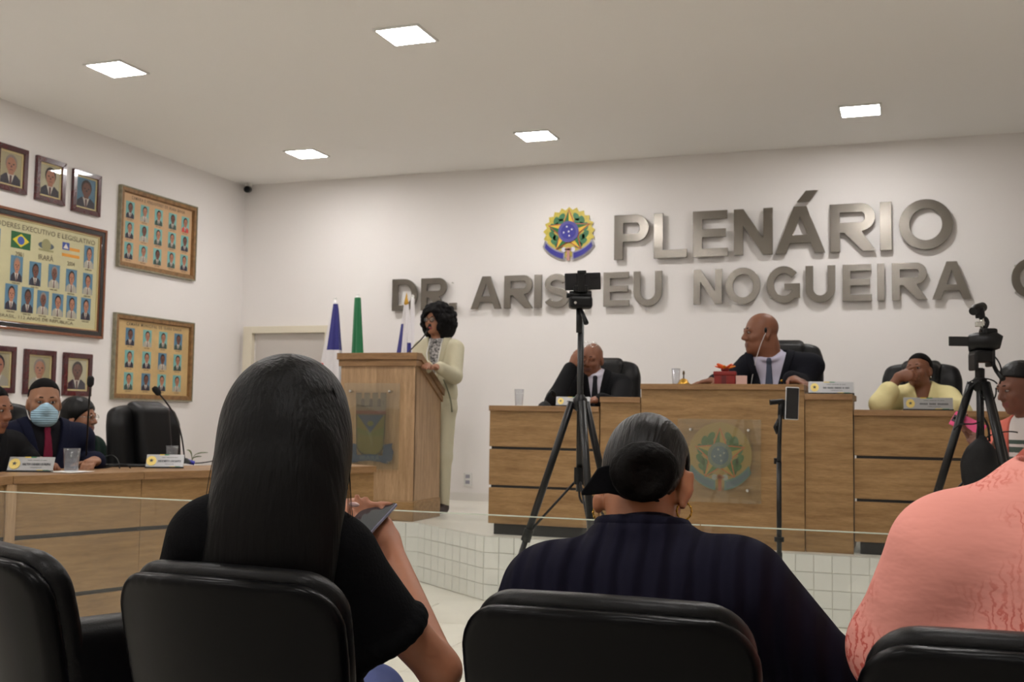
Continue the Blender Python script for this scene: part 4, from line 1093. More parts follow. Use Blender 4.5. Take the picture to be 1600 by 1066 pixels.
# ================================================================== things on the desks
BADGE = mat('badge_gold',(214,190,110),rough=.35,metal=.4)
PLATE = mat('brushed_plate',(158,158,158),rough=.35,metal=.75,bump=.02,bscale=30,bstretch=(1,1,20))
PGREEN, PYEL = mat('plate_green',(34,112,70),rough=.4), mat('plate_yellow',(206,178,60),rough=.4)
INK = mat('plate_ink',(60,60,64),rough=.5)
def name_plate(label, c, ang, w, h, text, title='VEREADOR', lean=22, badge='r', stripe=True):
    """c: middle of the bottom edge on the desk; ang: heading of the plate's right direction"""
    t = thing('name_plate', label, 'name plate', tuple(c), ang, 'metal name plates')
    la = math.radians(lean); cy_, sy_ = math.cos(la), math.sin(la)
    fr = lambda u,v,d: (u, v*sy_-d*cy_, .004+v*cy_+d*sy_)
    Wt = WM[t.name]
    wf = lambda u,v,d: Wt @ Vector(fr(u,v,d))
    MB().prism([(-w/2,0),(w/2,0),(w/2,h),(-w/2,h)], wf, -.004, 0).build('plate', PLATE, t, bevel=.001)
    MB().prism([(-w/2-.003,-.004),(w/2+.003,-.004),(w/2+.003,.004),(-w/2-.003,.004)], wf, -.03, .004).build('stand_foot', BLACKP, t)
    MB().prism(ell_poly(-w*.36,h*.50,h*.33,h*.36,0,20), wf, 0, .003).build('badge', BADGE, t)
    MB().prism(star_poly(-w*.36,h*.52,h*.16,h*.07), wf, .003, .004).build('badge_star', INK, t)
    for a,b,e,m in ((-.16,-.03,1,PYEL),(-.03,.09,1,PGREEN)): MB().prism([(w*a,h*.93),(w*b,h*.93),(w*b,h),(w*a,h)], wf, 0, .0008).build('stripe', m, t)
    for a,b,m in ((.14,.28,PYEL),(.28,.42,PGREEN)): MB().prism([(w*a,.003),(w*b,.003),(w*b,h*.10),(w*a,h*.10)], wf, 0, .0008).build('stripe', m, t)
    if isinstance(text, tuple): put_bars('name_lettering', text, h*.19, lambda u,v,d: wf(u+w*.12,v+h*.48,d), .0012, INK, t, w*.58)
    else: put_text('name_lettering', text, h*.22, lambda u,v,d: wf(u+w*.12,v+h*.48,d), .0012, INK, t, width=w*.62, bold=.0008)
    put_text('title_lettering', title, h*.12, lambda u,v,d: wf(u+w*.12,v+h*.26,d), .0012, INK, t, width=w*.26)
    put_bars('heading_lettering', (6,9,2,5), h*.06, lambda u,v,d: wf(u+w*.12,v+h*.76,d), .0012, INK, t, w*.42)
    return t
def onD(px, Y, z): p = PY(px, 630, Y); return Vector((p.x, Y, z))
def plate_on(label, px0, px1, py, z, h, text, deg, depth_w, **k):
    """plate whose middle foot is seen at the pixel, turned deg from the x axis"""
    c = PZ((px0+px1)/2, py, z) if z < 1 else onD((px0+px1)/2, 7.0, z); return name_plate(label, tuple(c), math.radians(deg), depth_w, h, text, **k)
plate_on('silver name plate with gold badge on the side bench before the man in profile', 8, 84, 738, LZ, .083, 'NAILTON CARNEIRO DE FREITAS', 26, .225, lean=30)
plate_on('silver name plate with gold badge on the side bench before the empty armchair', 226, 287, 732, LZ, .083, 'JOSE ROBERTO S. DOS SANTOS', 28, .205, lean=30)
plate_on('silver name plate on the lower dais desk behind the phone tripod', 868, 922, 631, 1.293, .062, (6,7), 4, .235, lean=12)
plate_on('silver name plate on the raised dais block beside the chairman', 1264, 1333, 617, 1.386, .075, (4,7,8,2,5), 6, .27, lean=12)
plate_on('silver name plate on the dais desk before the woman in yellow', 1414, 1487, 637, 1.292, .075, (6,5,8), 6, .28, lean=12)

CLEAR = glass('drinking_glass', (.94,.95,.96), refl=1.2, haze=.05, hazecol=(.8,.8,.85))
WATER = glass('water', (.90,.92,.95), refl=1.0, haze=.10, hazecol=(.7,.72,.78))
def tumbler(label, c, h, r, fill):
    t = thing('water_glass', label, 'glass', tuple(c), 0, 'drinking glasses')
    MB().lathe([(r*.80,.0),(r,h),(r-.002,h),(r*.80-.002,.006),(.0,.006)], c, 24).build('tumbler', CLEAR, t, smooth=True)
    if fill: MB().lathe([(.0,.008),(r*.79,.008),(r*.80+(r*.2)*fill-.003,h*fill),(.0,h*fill)], c, 24).build('water', WATER, t, auto=40)
    MB().lathe([(r-.0022,h-.002),(r+.0006,h-.002),(r+.0006,h+.001),(r-.0022,h+.001)], c, 24).build('rim', CLEAR, t)
    return t
pg = PZ(111,738,LZ); tumbler('glass half full of water on a white napkin before the masked man', (pg.x,pg.y,LZ+.004), .118, .042, .55)
nap = MB()
nv = []
for i in range(9):
    for j in range(9): nv.append((pg.x-.08+.02*i+.006*math.sin(j*2.1), pg.y-.08+.02*j+.006*math.sin(i*1.7), LZ+.0015+.002*abs(math.sin(i*1.3+j*.9))))
nap.add(nv, [(i*9+j,i*9+j+1,i*9+j+10,i*9+j+9) for i in range(8) for j in range(8)])
o = nap.build('paper_napkin', mat('white_paper',(232,230,226),rough=.8), loc=(pg.x,pg.y,LZ), smooth=True); sm = o.modifiers.new('thick','SOLIDIFY'); sm.thickness = .001
tag(o, 'crumpled white napkin under the half full water glass', 'napkin')
pg2 = PZ(268,727,LZ); tumbler('nearly empty glass behind the name plate before the empty armchair', (pg2.x,pg2.y,LZ), .115, .036, 0)
for px,lb in ((811,'empty thin glass on the lower dais desk beside the microphone base'),): tumbler(lb, tuple(onD(px,7.12,1.293)), .115, .033, 0)
tumbler('empty thin glass beside the golden bell on the central desk', tuple(onD(1056,7.10,1.444)), .105, .028, 0)

def mic(label, base, tip, ctrl, rbase=.05, blue=False, head=.016):
    t = thing('gooseneck_microphone', label, 'microphone', tuple(base))
    b = Vector(base); tp = Vector(tip)
    MB().lathe([(.0,.034),(rbase*.35,.032),(rbase*.9,.014),(rbase,.0)], b, 20).build('base', BLACKP, t, auto=40)
    pts = bez(b+Vector((0,0,.03)), b+Vector(ctrl[0]), tp+Vector(ctrl[1]), tp, 16)
    MB().tube(pts, .0048, 8).build('gooseneck', BLACKM, t, smooth=True)
    d = (pts[-1]-pts[-2]).normalized()
    MB().tube([tp-d*.005, tp+d*.008, tp+d*.04, tp+d*.052], [head*.55,head,head,head*.6], 14).build('foam_head', mat('foam_black',(14,14,15),rough=.95,bump=.3,bscale=300), t, smooth=True)
    if blue:
        e = b+Vector(blue); MB().tube([b+Vector((0,0,.016)),e], [.016,.013], 12).build('blue_plug', mat('blue_plastic',(54,54,170),rough=.4), t, auto=40)
        MB().tube(bez(e, e+Vector(blue)*2, e+Vector((blue[0]*3,blue[1]*3,.06)), e+Vector((blue[0]*3.5,blue[1]*3.5,-.02)),12), .0035, 6).build('cable', RUBBER, t, smooth=True)
    return t
b1 = PZ(134,732,LZ); mic('gooseneck microphone rising straight beside the masked man', tuple(b1), tuple(PD(141,603,5.75)), ((0,0,.15),(-.005,.0,-.15)), .05, (.045,.03,.0), head=.018)
b2_ = PZ(288,724,LZ); mic('gooseneck microphone curving over to the empty armchair', tuple(b2_), tuple(PD(249,616,6.2)), ((-.02,-.01,.2),(.10,.05,-.12)), .045, (.05,.035,.0), head=.018)
b3_ = onD(851,7.06,1.293); mic('low gooseneck microphone before the man rubbing his face', tuple(b3_), tuple(b3_+Vector((.02,.12,.10))), ((0,0,.06),(0,-.03,.03)), .045)
lb_ = Vector((-3.72,7.72,1.585)); mic('gooseneck microphone with red tip on the lectern before the speaker', tuple(lb_), tuple(PD(668,516,8.20)), ((.02,-.02,.14),(-.03,-.03,-.10)), .03, head=.012)
MB().sphere(PD(671,512,8.19), .008, 12).build('red_tip', mat('red_foam',(150,62,58),rough=.8), [o for o in COL.objects if o.name.startswith('gooseneck_microphone')][-1], smooth=True)

# flat black tablet and cables on the bench
pt = PZ(195,729,LZ); o = MB().box((pt.x,pt.y,LZ+.006),(.26,.18,.012),Matrix.Rotation(math.radians(27),3,'Z')).build('closed_folder', BLACKP, loc=(pt.x,pt.y,LZ), bevel=.002)
tag(o, 'flat black folder lying on the side bench before the empty armchair', 'folder')
pc_ = PZ(150,732,LZ); o = MB().tube(bez(PZ(150,731,LZ)+Vector((0,0,.004)), PZ(160,728,LZ)+Vector((0,0,.08)), PZ(185,726,LZ)+Vector((0,0,.08)), PZ(187,733,LZ)+Vector((0,0,.004)),16), .0032, 6).build('microphone_cable', RUBBER, loc=(pc_.x,pc_.y,LZ), smooth=True)
tag(o, 'thin looping cable on the side bench beside the masked man', 'cable')
# small plant sprig behind the second microphone
pp_ = PZ(300,722,LZ); t = thing('plant_sprig', 'small green leaf sprig lying on the side bench by the microphone', 'plant', tuple(pp_))
LEAF = mat('leaf_green',(92,104,58),rough=.5,var=.2,vscale=30)
for k,(ex,ez) in enumerate(((-.035,.07),(.10,.055),(.06,.03))):
    a = Vector(pp_)+Vector((0,0,.006)); e = a+Vector((ex*.94,ex*.34,ez)); s_ = Vector((-.3,.9,.2)).normalized()*.012
    pts = bez(a, a+Vector((0,0,ez)), e-Vector((ex*.4,ex*.1,0)), e, 6); vs = []
    for i,p in enumerate(pts): w_ = math.sin(PI*(i+.4)/7.2); vs += [p-s_*w_, p+Vector((0,0,.004*w_)), p+s_*w_]
    mb = MB(); mb.add(vs, [(3*i+q,3*i+q+1,3*i+q+4,3*i+q+3) for i in range(6) for q in range(2)])
    o = mb.build('leaf', LEAF, t, smooth=True); sm = o.modifiers.new('thick','SOLIDIFY'); sm.thickness = .0015

# red gift box with an orange flower, golden bell, tissue
g = onD(1133,7.08,1.444)
t = thing('gift_box', 'red gift box topped with an orange flower on the central desk', 'box', tuple(g))
RED = mat('red_card',(128,26,20),rough=.45,var=.12,vscale=20)
MB().box(g+Vector((0,0,.035)), (.135,.10,.07), Matrix.Rotation(.1,3,'Z')).build('box_body', RED, t, bevel=.006)
MB().box(g+Vector((0,0,.072)), (.145,.108,.028), Matrix.Rotation(.1,3,'Z')).build('box_lid', RED, t, bevel=.006)
MB().box(g+Vector((-.0,-.053,.03)), (.03,.004,.056), Matrix.Rotation(.1,3,'Z')).build('ribbon_band', mat('dark_red',(96,22,22),rough=.5), t)
fl_ = MB().sphere(g+Vector((0,0,.098)), (.028,.028,.016), 14).build('flower_heart', mat('dark_red_bow',(120,30,20),rough=.5), t, smooth=True)
for k in range(8):
    a = 2*PI*k/8; d = Vector((math.cos(a),math.sin(a)*.8,.28+.2*(k%2)))
    M_ = Vector((1,0,0)).rotation_difference(d).to_matrix()
    MB().sphere(g+Vector((0,0,.102))+d*.034, (.036,.013,.006), 10, M_).build('petal', mat('orange_petal',(226,92,36),rough=.6) if k%3 else mat('amber_petal',(232,140,40),rough=.6), t, smooth=True)
bl = onD(1068,7.04,1.444)
t = thing('table_bell', 'small golden table bell on the central desk', 'bell', tuple(bl))
MB().lathe([(.042,.0),(.044,.004),(.034,.012),(.026,.028),(.012,.038),(.0,.040)], bl, 22).build('bell_cup', GOLD, t, smooth=True)
MB().lathe([(.005,.038),(.004,.06),(.008,.07),(.006,.085),(.0,.092)], bl, 14).build('handle', mat('dark_brass',(84,70,46),rough=.4,metal=.8), t, smooth=True)
pgp = onD(1166,7.03,1.444)
o = MB().box(pgp+Vector((-.03,0,.03)),(.07,.004,.055),Matrix.Rotation(.2,3,'Z')).build('card_note', mat('pink_card',(206,170,160),rough=.7), loc=tuple(pgp), bevel=.001)
tag(o, 'small pale pink card standing beside the red gift box', 'card')

# ================================================================== people
def skin(name, rgb): return mat('skin_'+name, rgb, rough=.52, var=.06, vscale=18, spec=.4, sss=.08)
def cloth(name, rgb, **k):
    k = dict(dict(rough=.88, sheen=.0, bump=.10, bscale=90, spec=.15), **k)
    return mat('cloth_'+name, rgb, **k)
HAIR = mat('hair_black', (10,9,9), rough=.42, bump=.5, bscale=60, bstretch=(1,1,.12), spec=.25)
HAIRS = mat('hair_short_black', (11,9,9), rough=.8, bump=.5, bscale=400, spec=.1)
CURLY = mat('hair_curly', (13,11,12), rough=.85, bump=1.0, bscale=120, spec=.2)
EYEW, IRIS = mat('eye_white',(150,138,130),rough=.4), mat('iris_dark',(26,16,12),rough=.2)
def head_prims(c, s, R, fem=False, jaw=1.0):
    c = _v(c); h = lambda x,y,z: c+R@(np.array([x,y,z])*s)
    E = lambda p,r: ell(h(*p), tuple(q*s for q in r), R)
    C_ = lambda a,b,ra,rb=None: cap(h(*a), h(*b), ra*s, (rb if rb is not None else ra)*s)
    P = [(E((0,.012,.034),(.074,.096,.086)),.02), (E((0,-.028,-.03),(.060*jaw,.066,.088)),.04), (E((0,-.036,-.072),(.050*jaw,.048,.042)),.03),
         (E((0,-.074,-.100),(.020,.018,.016)),.02), (C_((-.040,-.078,.022),(.040,-.078,.022),.014),.015),
         (E((.042,-.062,-.026),(.024,.024,.024)),.02), (E((-.042,-.062,-.026),(.024,.024,.024)),.02)]
    P += [('-',E((x,-.102,.006),(.019,.020,.013)),.012) for x in (-.031,.031)]
    P += [(C_((0,-.092,.012),(0,-.112,-.024),.0085,.0125),.012), (E((.013,-.100,-.030),(.010,.011,.009)),.008), (E((-.013,-.100,-.030),(.010,.011,.009)),.008),
          (C_((-.019,-.090,-.058),(.019,-.090,-.058),.0075),.008), (C_((-.015,-.089,-.070),(.015,-.089,-.070),.008),.008)]
    P += [(C_((x-.012,-.0885,.0150),(x+.012,-.0885,.0150),.0042),.006) for x in (-.031,.031)]
    P += [('-',C_((-.022,-.103,-.064),(.022,-.103,-.064),.003),.004)]
    for x in (-1,1):
        P += [(ell(h(x*.078,.012,-.004), (.010*s,.021*s,.033*s), R@rot(0,-12,x*-10)),.008), (E((x*.076,.006,-.034),(.008,.011,.011)),.008), ('-',E((x*.090,.006,.0),(.007,.011,.018)),.006)]
    lips = [(C_((-.019,-.090,-.058),(.019,-.092,-.058),.0082),1),(C_((-.015,-.091,-.070),(.015,-.091,-.070),.0082),1)]
    return P, lips, h
def hand_prims(w, d, n, side, s=1.0, curl=(25,30,20), thumb=(.5,.85,.1), spread=.0, thc=20, fs=(1,1,1,1), curls=None):
    """w wrist, d towards the fingertips, n out of the palm, side towards the thumb"""
    w = Vector(w); d = Vector(d).normalized(); n = Vector(n); n = (n-d*n.dot(d)).normalized(); sd = Vector(side); sd = (sd-d*sd.dot(d)-n*sd.dot(n)).normalized()
    P = [(cap(w, w+d*.03*s, .025*s, .026*s),.02)]
    RM = np.array(Matrix((d,sd,n)).transposed())
    P += [(ell(w+d*.055*s, (.052*s,.043*s,.0165*s), RM),.02), (ell(w+d*.035*s+sd*.024*s+n*.006*s, (.034*s,.018*s,.016*s), RM),.015)]
    for i,(off,ln) in enumerate(((.029,.92),(.010,1.03),(-.010,.97),(-.028,.78))):
        b = w+d*(.088-.004*abs(i-1))*s+sd*off*s; a = 0.0; p = b-d*.012*s
        cu = curls[i] if curls else curl
        dirv = (d+sd*spread*(1.5-i)).normalized()
        for q,(L_,r0,r1) in enumerate(((.050,.0095,.0088),(.027,.0088,.0080),(.022,.0080,.0066))):
            a += math.radians(cu[q]); e = p+(dirv*math.cos(a)+n*math.sin(a))*L_*ln*s*fs[i]
            P.append((cap(p,e,r0*s,r1*s),.006)); p = e
    tb = w+d*.022*s+sd*.030*s+n*.006*s
    td = (d*thumb[0]+sd*thumb[1]+n*thumb[2]).normalized(); p = tb
    for q,(L_,r0,r1) in enumerate(((.040,.013,.0105),(.032,.0105,.0092),(.025,.0092,.0072))):
        td2 = (td*math.cos(math.radians(thc*q))+(d*.8+n*.4).normalized()*math.sin(math.radians(thc*q))).normalized(); e = p+td2*L_*s
        P.append((cap(p,e,r0*s,r1*s),.008)); p = e
    return P
def wedge(o, RB, wtop, ln, wbot=0.0, lo=-9, hi=9):
    """V opening in the front of the body frame: half width wtop at the neck, closing ln below"""
    o = _v(o)
    def f(X,Y,Z):
        x,y,z = _loc(X,Y,Z,o,RB)
        return np.maximum.reduce([np.abs(x)-(wtop+(wtop-wbot)*z/ln), y+0*x+0*z, (lo-z)+0*x+0*y, (z-hi)+0*x+0*y])
    return Prim(f, (-9,-9,-9), (9,9,9))
def torus(c, Rr, r, R):
    c = _v(c)
    def f(X,Y,Z):
        x,y,z = _loc(X,Y,Z,c,R); return np.sqrt((np.sqrt(x*x+y*y)-Rr)**2+z*z)-r
    return Prim(f, c-Rr-r, c+Rr+r)
class Figure:
    """joints in world coordinates: head centre c, neck, sh/el/wr (L,R), chest, belly, pelvis, hip/knee/ankle"""
    def __init__(s, h=.0075, w=1.0, arm=1.0, **J):
        s.h = h; s.w = w; s.arm = arm; s.J = {k: _v(v) for k,v in J.items()}; J = s.J
        up = J['neck']-J['pelvis']; up /= np.linalg.norm(up); x = J['shL']-J['shR']; s.shw = np.linalg.norm(x)/2; x = x-up*(x@up); x /= np.linalg.norm(x)
        s.RB = np.stack([x, np.cross(up,x), up], 1)
        pts = np.array(list(J.values())); s.lo = pts.min(0)-.17; s.hi = pts.max(0)+.17
    def blank(s): return Field(s.lo, s.hi, s.h)
    def torso(s, F=None, chest=(.80,.105,.19), belly=(.145,.118,.16), pelv=(.168,.130,.115)):
        F = F or s.blank(); J = s.J; w = s.w; RB = s.RB
        F.add(ell(J['pelvis'],(pelv[0]*w,pelv[1]*w,pelv[2]),RB),.05)
        F.add(ell(J['belly'],(belly[0]*w,belly[1]*w,belly[2]),RB),.09)
        F.add(ell(J['chest'],(s.shw*chest[0],chest[1]*w,chest[2]),RB),.09)
        m = (J['shL']+J['shR'])/2
        F.add(cap(J['shL']*.85+m*.15,J['shR']*.85+m*.15,.052*w),.06)
        for k in ('shL','shR'): F.add(cap(J['neck'],J[k]*.75+J['neck']*.25,.05*w,.045*w),.05)
        return F
    def arms(s, F=None, r=(.060,.050,.047,.036), upto=1.0, sides='LR'):
        F = F or s.blank(); J = s.J; a = s.arm
        for q in sides:
            sh, el, wr = J['sh'+q], J['el'+q], J['wr'+q]
            F.add(cap(sh,el,r[0]*a,r[1]*a),.05)
            F.add(cap(el,el+(wr-el)*upto,r[2]*a,(r[2]+(r[3]-r[2])*upto)*a),.025)
        return F
    def legs(s, F=None, g=0.0):
        F = F or s.blank(); J = s.J
        for q in 'LR':
            if 'knee'+q in J:
                F.add(cap(J['hip'+q],J['knee'+q],.080+g,.060+g),.05)
                F.add(cap(J['knee'+q],J['ankle'+q],.056+g,.040+g),.03)
        return F
    def body(s, name, label, head, lips_mat, skin_mat, hands=(), neck_r=.054, shrink=.014, extra=(), it=2, loc=None, nobody=False):
        P, lips, s.hp = head
        T = s.torso().grow(-shrink); A = s.arms().grow(-.008); L_ = s.legs().grow(-.012)
        F = s.blank(); F.D = np.minimum(np.minimum(T.D,A.D),L_.D)
        J = s.J; c = s.hp(0,.018,-.06)
        F.add(cap(J['neck']-s.RB[:,2]*.02, c, neck_r*1.08, neck_r),.03)
        Hd = s.blank()
        for p in P:
            if p[0] == '-': Hd.sub(p[1],p[2])
            else: Hd.add(p[0],p[1])
        k = .025; a, d = F.D, Hd.D; hh = np.clip(.5+.5*(a-d)/k,0,1); F.D = a+(d-a)*hh-k*hh*(1-hh)
        for hp_ in hands:
            for p,k in hp_: F.add(p,k)
        for p,k in extra: F.add(p,k)
        s.loc = loc or (J['pelvis'][0],J['pelvis'][1],J.get('ankleL',J['pelvis'])[2]-.07)
        s.o = solid(name, F, [skin_mat, lips_mat], None, loc=tuple(s.loc), paint=lips, it=it)
        tag(s.o, label, 'person')
        return s.o
    def part(s, name, F, m, it=2, paint=(), one=False): return solid(name, F, m, s.o, paint=paint, it=it, one=one)
    def eyes(s, sc=1.0, closed=False, lookdown=False, mats=None):
        for x in (-.031,.031):
            e = MB().sphere(s.hp(x,-.083,.007), (.0130*sc,.0115*sc,.0062*sc), 12, Matrix(s.RH)).build('eye', EYEW if not closed else mats, s.o, smooth=True)
            if not closed: MB().sphere(s.hp(x,-.0905,.0065), (.0068*sc,.0048*sc,.0060*sc), 10, Matrix(s.RH)).build('iris', IRIS, e, smooth=True)
            sg = 1 if x > 0 else -1
            MB().tube([s.hp(sg*.016,-.0925,.0315),s.hp(sg*.031,-.091,.0335),s.hp(sg*.046,-.079,.0275)], [.0026*sc,.0030*sc,.0016*sc], 6).build('eyebrow', HAIRS, s.o, smooth=True)
    def crop_hair(s, sc, R, c, g=.008, m=HAIRS, line=((-.078,.086),(.018,0),-.058)):
        h = s.hp; F = s.blank()
        F.add(ell(h(0,.019,.038),((.0745+g*.7)*sc,(.096+g*.7)*sc,(.086+g*.8)*sc),R),.01)
        F.add(ell(h(0,.045,-.01),((.066+g*.6)*sc,(.062+g)*sc,(.07)*sc),R),.03)
        pa = plane(h(0,line[0][0],line[0][1]), -(R@np.array([0,.30,.954]))); pb = plane(h(0,line[1][0],0), -(R@np.array([0,1,.25]))); pc = plane(h(0,0,line[2]), -(R@np.array([0,-.2,1])))
        F.cut(Prim(lambda X,Y,Z: np.minimum(pa.f(X,Y,Z), np.maximum(pb.f(X,Y,Z), pc.f(X,Y,Z))), (-9,)*3, (9,)*3))
        return s.part('hair', F, m)
def suit(f, jacket_m, shirt_m, tie_m=None, vw=.060, vl=.32, grow=.018, lapel=True, tie_w=.030, trousers=True, collar=True, sleeves=True):
    J = f.J; RB = f.RB; nb = J['neck']+RB[:,2]*.01
    T = f.torso(); A = f.arms(upto=.93)
    front = wedge(nb+RB[:,2]*.03, RB, vw, vl)
    S = T.copy().grow(.002)
    if collar: S.add(torus(nb+RB[:,2]*.022-RB[:,1]*.008, f.nr+.006, .015, RB@rot(0,14,0)),.012)
    S.cut(plane(J['belly']-RB[:,2]*.12, -RB[:,2]))
    f.part('shirt', S, shirt_m)
    K = f.blank(); K.D = np.minimum(T.D, A.D); k = .03; hh = np.clip(.5+.5*(T.D-A.D)/k,0,1); K.D = T.D+(A.D-T.D)*hh-k*hh*(1-hh)
    K.grow(grow); base = K.copy()
    K.sub(front, .008)
    K.sub(cap(nb-RB[:,2]*.02, nb+RB[:,2]*.12, f.nr+.010), .01)
    f.part('jacket', K, jacket_m)
    if lapel:
        Lp = base.copy().grow(.007); Lp.cut(wedge(nb+RB[:,2]*.0, RB, vw+.045, vl*1.08, 0.004)); Lp.sub(front,.004); Lp.cut(Prim(lambda X,Y,Z,D=base.D: -(D+.006), (-9,)*3, (9,)*3))
        Lp.sub(cap(nb-RB[:,2]*.03, nb+RB[:,2]*.12, f.nr+.012), .006)
        for sg in (-1,1):
            Lq = Lp.copy(); Lq.cut(plane(nb+RB[:,0]*sg*.004, -RB[:,0]*sg)); f.part('lapel', Lq, jacket_m, one=True)
    if tie_m is not None:
        Tb = S.copy() if not collar else T.copy().grow(.002)
        Tb.grow(.010); Tb.cut(wedge(nb-RB[:,2]*.0, RB, .018, -.35, 0, -.34, .03) if False else tie_prim(nb, RB, tie_w)); Tb.cut(Prim(lambda X,Y,Z,D=T.D: -(D+.004), (-9,)*3, (9,)*3))
        Tb.add(ell(nb-RB[:,1]*(f.nr+.016)-RB[:,2]*.002,(.021,.016,.021),RB),.01)
        f.part('tie', Tb, tie_m)
    if trousers and 'kneeL' in J:
        L_ = f.legs(g=.012); L_.add(ell(J['pelvis'],(.175*f.w,.137*f.w,.115),RB),.05); f.part('trousers', L_, jacket_m)
        shoes(f)
def tie_prim(nb, RB, w):
    o = _v(nb)
    def f(X,Y,Z):
        x,y,z = _loc(X,Y,Z,o,RB); return np.maximum.reduce([np.abs(x)-np.clip(.014-z*.075,.012,w), y+.02+0*x+0*z, z-.01+0*x+0*y, -.36-z+0*x+0*y])
    return Prim(f, (-9,)*3, (9,)*3)
def shoes(f, m=None, front=None):
    fw = -f.RB[:,1].copy(); fw[2] = 0; fw /= np.linalg.norm(fw)
    for q in 'LR':
        a = f.J['ankle'+q]; F = field([(cap(a+np.array([0,0,-.035]), a+fw*.13+np.array([0,0,-.045]), .038,.028),.02),(cap(a+np.array([0,0,-.02]),a+np.array([0,0,.02]),.042,.044),.02)], .008)
        F.cut(plane(a-np.array([0,0,.07]), (0,0,-1))); f.part('shoe', F, m or mat('black_shoe',(16,14,14),rough=.3))
def seated(loc, seat, byaw, lean=0.0, w=1.0, shw=.185, turn=0.0, hd=None, h=.0064, arm=1.0, **over):
    """default seated joints around a point; byaw 0 faces -y"""
    Rz = rot(byaw); L = lambda x,y,z: np.array([loc[0],loc[1],0])+Rz@np.array([x,y,0])+np.array([0,0,seat+z])
    J = dict(pelvis=L(0,.02,.10), belly=L(0,-.02-lean*.10,.27), chest=L(0,-.01-lean*.22,.44), neck=L(0,-.0-lean*.32,.605),
             shL=L(shw,.0-lean*.28,.545), shR=L(-shw,.0-lean*.28,.545), elL=L(shw+.06,-.08-lean*.2,.27), elR=L(-shw-.06,-.08-lean*.2,.27), wrL=L(shw-.02,-.30-lean*.2,.22), wrR=L(-shw+.02,-.30-lean*.2,.22),
             hipL=L(.09,.0,.08), hipR=L(-.09,.0,.08), kneeL=L(.11,-.42,.09), kneeR=L(-.11,-.42,.09), ankleL=L(.11,-.42,-seat+.08+over.pop('floor',0)), ankleR=L(-.11,-.42,-seat+.08+over.pop('floor2',0)))
    J['ankleR'][2] = J['ankleL'][2]
    J['c'] = L(0,-.035-lean*.36,.765)
    for k,v in over.items(): J[k] = v
    f = Figure(h=h, w=w, arm=arm, **J); f.L = L; return f

LIP = mat('lips_brown',(104,62,52),rough=.45); LIPR = mat('lips_red',(112,54,52),rough=.4)
BLKSUIT = cloth('black_suit',(19,19,21)); NAVYSUIT = cloth('navy_suit',(20,23,42)); WSHIRT = cloth('white_shirt',(206,202,214))
def far_person(f, label, sk, sc, R, lip=LIP, hands=(), jaw=1.0, neck_r=.054, eyes=True, **k):
    f.RH = R.tolist(); f.sc = sc; f.nr = neck_r
    o = f.body('person', label, head_prims(f.J['c'], sc, R, jaw=jaw), lip, sk, hands, neck_r=neck_r, **k)
    if eyes: f.eyes(sc, closed=(eyes == 'closed'), mats=sk)
    return o

# ---- the man rubbing his face
ctr = PY(925,562,7.78); desk = 1.293
c_ = Vector((ctr.x, ctr.y, ctr.z))
elb = onD(868,7.40,desk+.055); wr = PY(893,574,7.62)
R = rot(-6,10,4)
f = seated((c_.x+.02,c_.y+.10), c_.z-.735, 8, lean=.25, shw=.19, c=c_, elR=elb, wrR=wr, elL=onD(968,7.50,desk+.0), wrL=onD(938,7.33,desk+.05), floor=ST)
far_person(f, 'bald man in black suit rubbing his face at the lower dais desk', skin('brown_a',(134,88,66)), 1.0, R, eyes='closed',
           hands=(hand_prims(wr, Vector((.30,-.10,.9)), Vector((.55,.75,-.2)), Vector((.9,-.4,-.2)), curl=(14,22,18), thumb=(.6,.7,.25)), hand_prims(f.J['wrL'], (-1,-.2,0), (0,0,-1), (0,-1,0))))
suit(f, BLKSUIT, WSHIRT, cloth('dark_tie',(34,34,38)))
gl_ = MB()
for x in (-.03,.03): gl_.tube([f.hp(x+.024*math.cos(a*PI/8),-.045+.018*math.sin(a*PI/8)*.7,.118+.016*math.sin(a*PI/8)) for a in range(17)], .0016, 6)
for x in (-1,1): gl_.tube([f.hp(x*.054,-.045,.118),f.hp(x*.076,.03,.06)], .0016, 6)
gl_.tube([f.hp(-.006,-.045,.118),f.hp(.006,-.045,.118)], .0016, 6)
gl_.build('glasses_on_head', CHROME, f.o, smooth=True)

# ---- the chairman
ctr = PY(1189,521,7.62); sc = 1.16; dz = 1.444
R = rot(-62,4,0)
f = seated((ctr.x+.12,ctr.y+.12), ctr.z-.77, 4, lean=.35, shw=.212, w=1.2, arm=1.12, c=ctr, wrL=onD(1236,7.30,dz+.045), elL=onD(1254,7.58,dz+.02), wrR=onD(1118,7.32,dz+.03), elR=onD(1128,7.60,dz-.03), floor=ST+.13)
f.J['neck'] = _v(ctr)+np.array([.055,.03,-.175]); f.J['chest'] = f.J['neck']+np.array([.03,.05,-.19])
far_person(f, 'bald chairman in dark suit turning his head at the central desk', skin('brown_b',(122,78,56)), sc, R, neck_r=.080, jaw=1.18, extra=[(ell(_v(ctr)+R@np.array([0,-.030,-.105]),(.070,.066,.055),R),.04),(ell(_v(ctr)+R@np.array([0,.055,-.085]),(.075,.060,.075),R),.04)],
           hands=(hand_prims(f.J['wrL'], (.6,-.5,-.12), (0,0,-1), (-.6,-.6,0), curl=(12,18,14), s=1.1), hand_prims(f.J['wrR'], (-.8,-.6,-.05), (0,0,-1), (.7,-.7,0), curl=(8,12,8), s=1.1)))
suit(f, cloth('dark_navy_suit',(22,23,30)), cloth('lilac_shirt',(184,180,198)), cloth('grey_blue_tie',(70,76,92)), vw=.11, vl=.40, tie_w=.036)
MB().sphere(f.hp(-.083,.02,.01) if False else f.hp(.083,-.002,.012), (.010,.014,.020), 10).build('ear_piece', BLACKP, f.o, smooth=True)
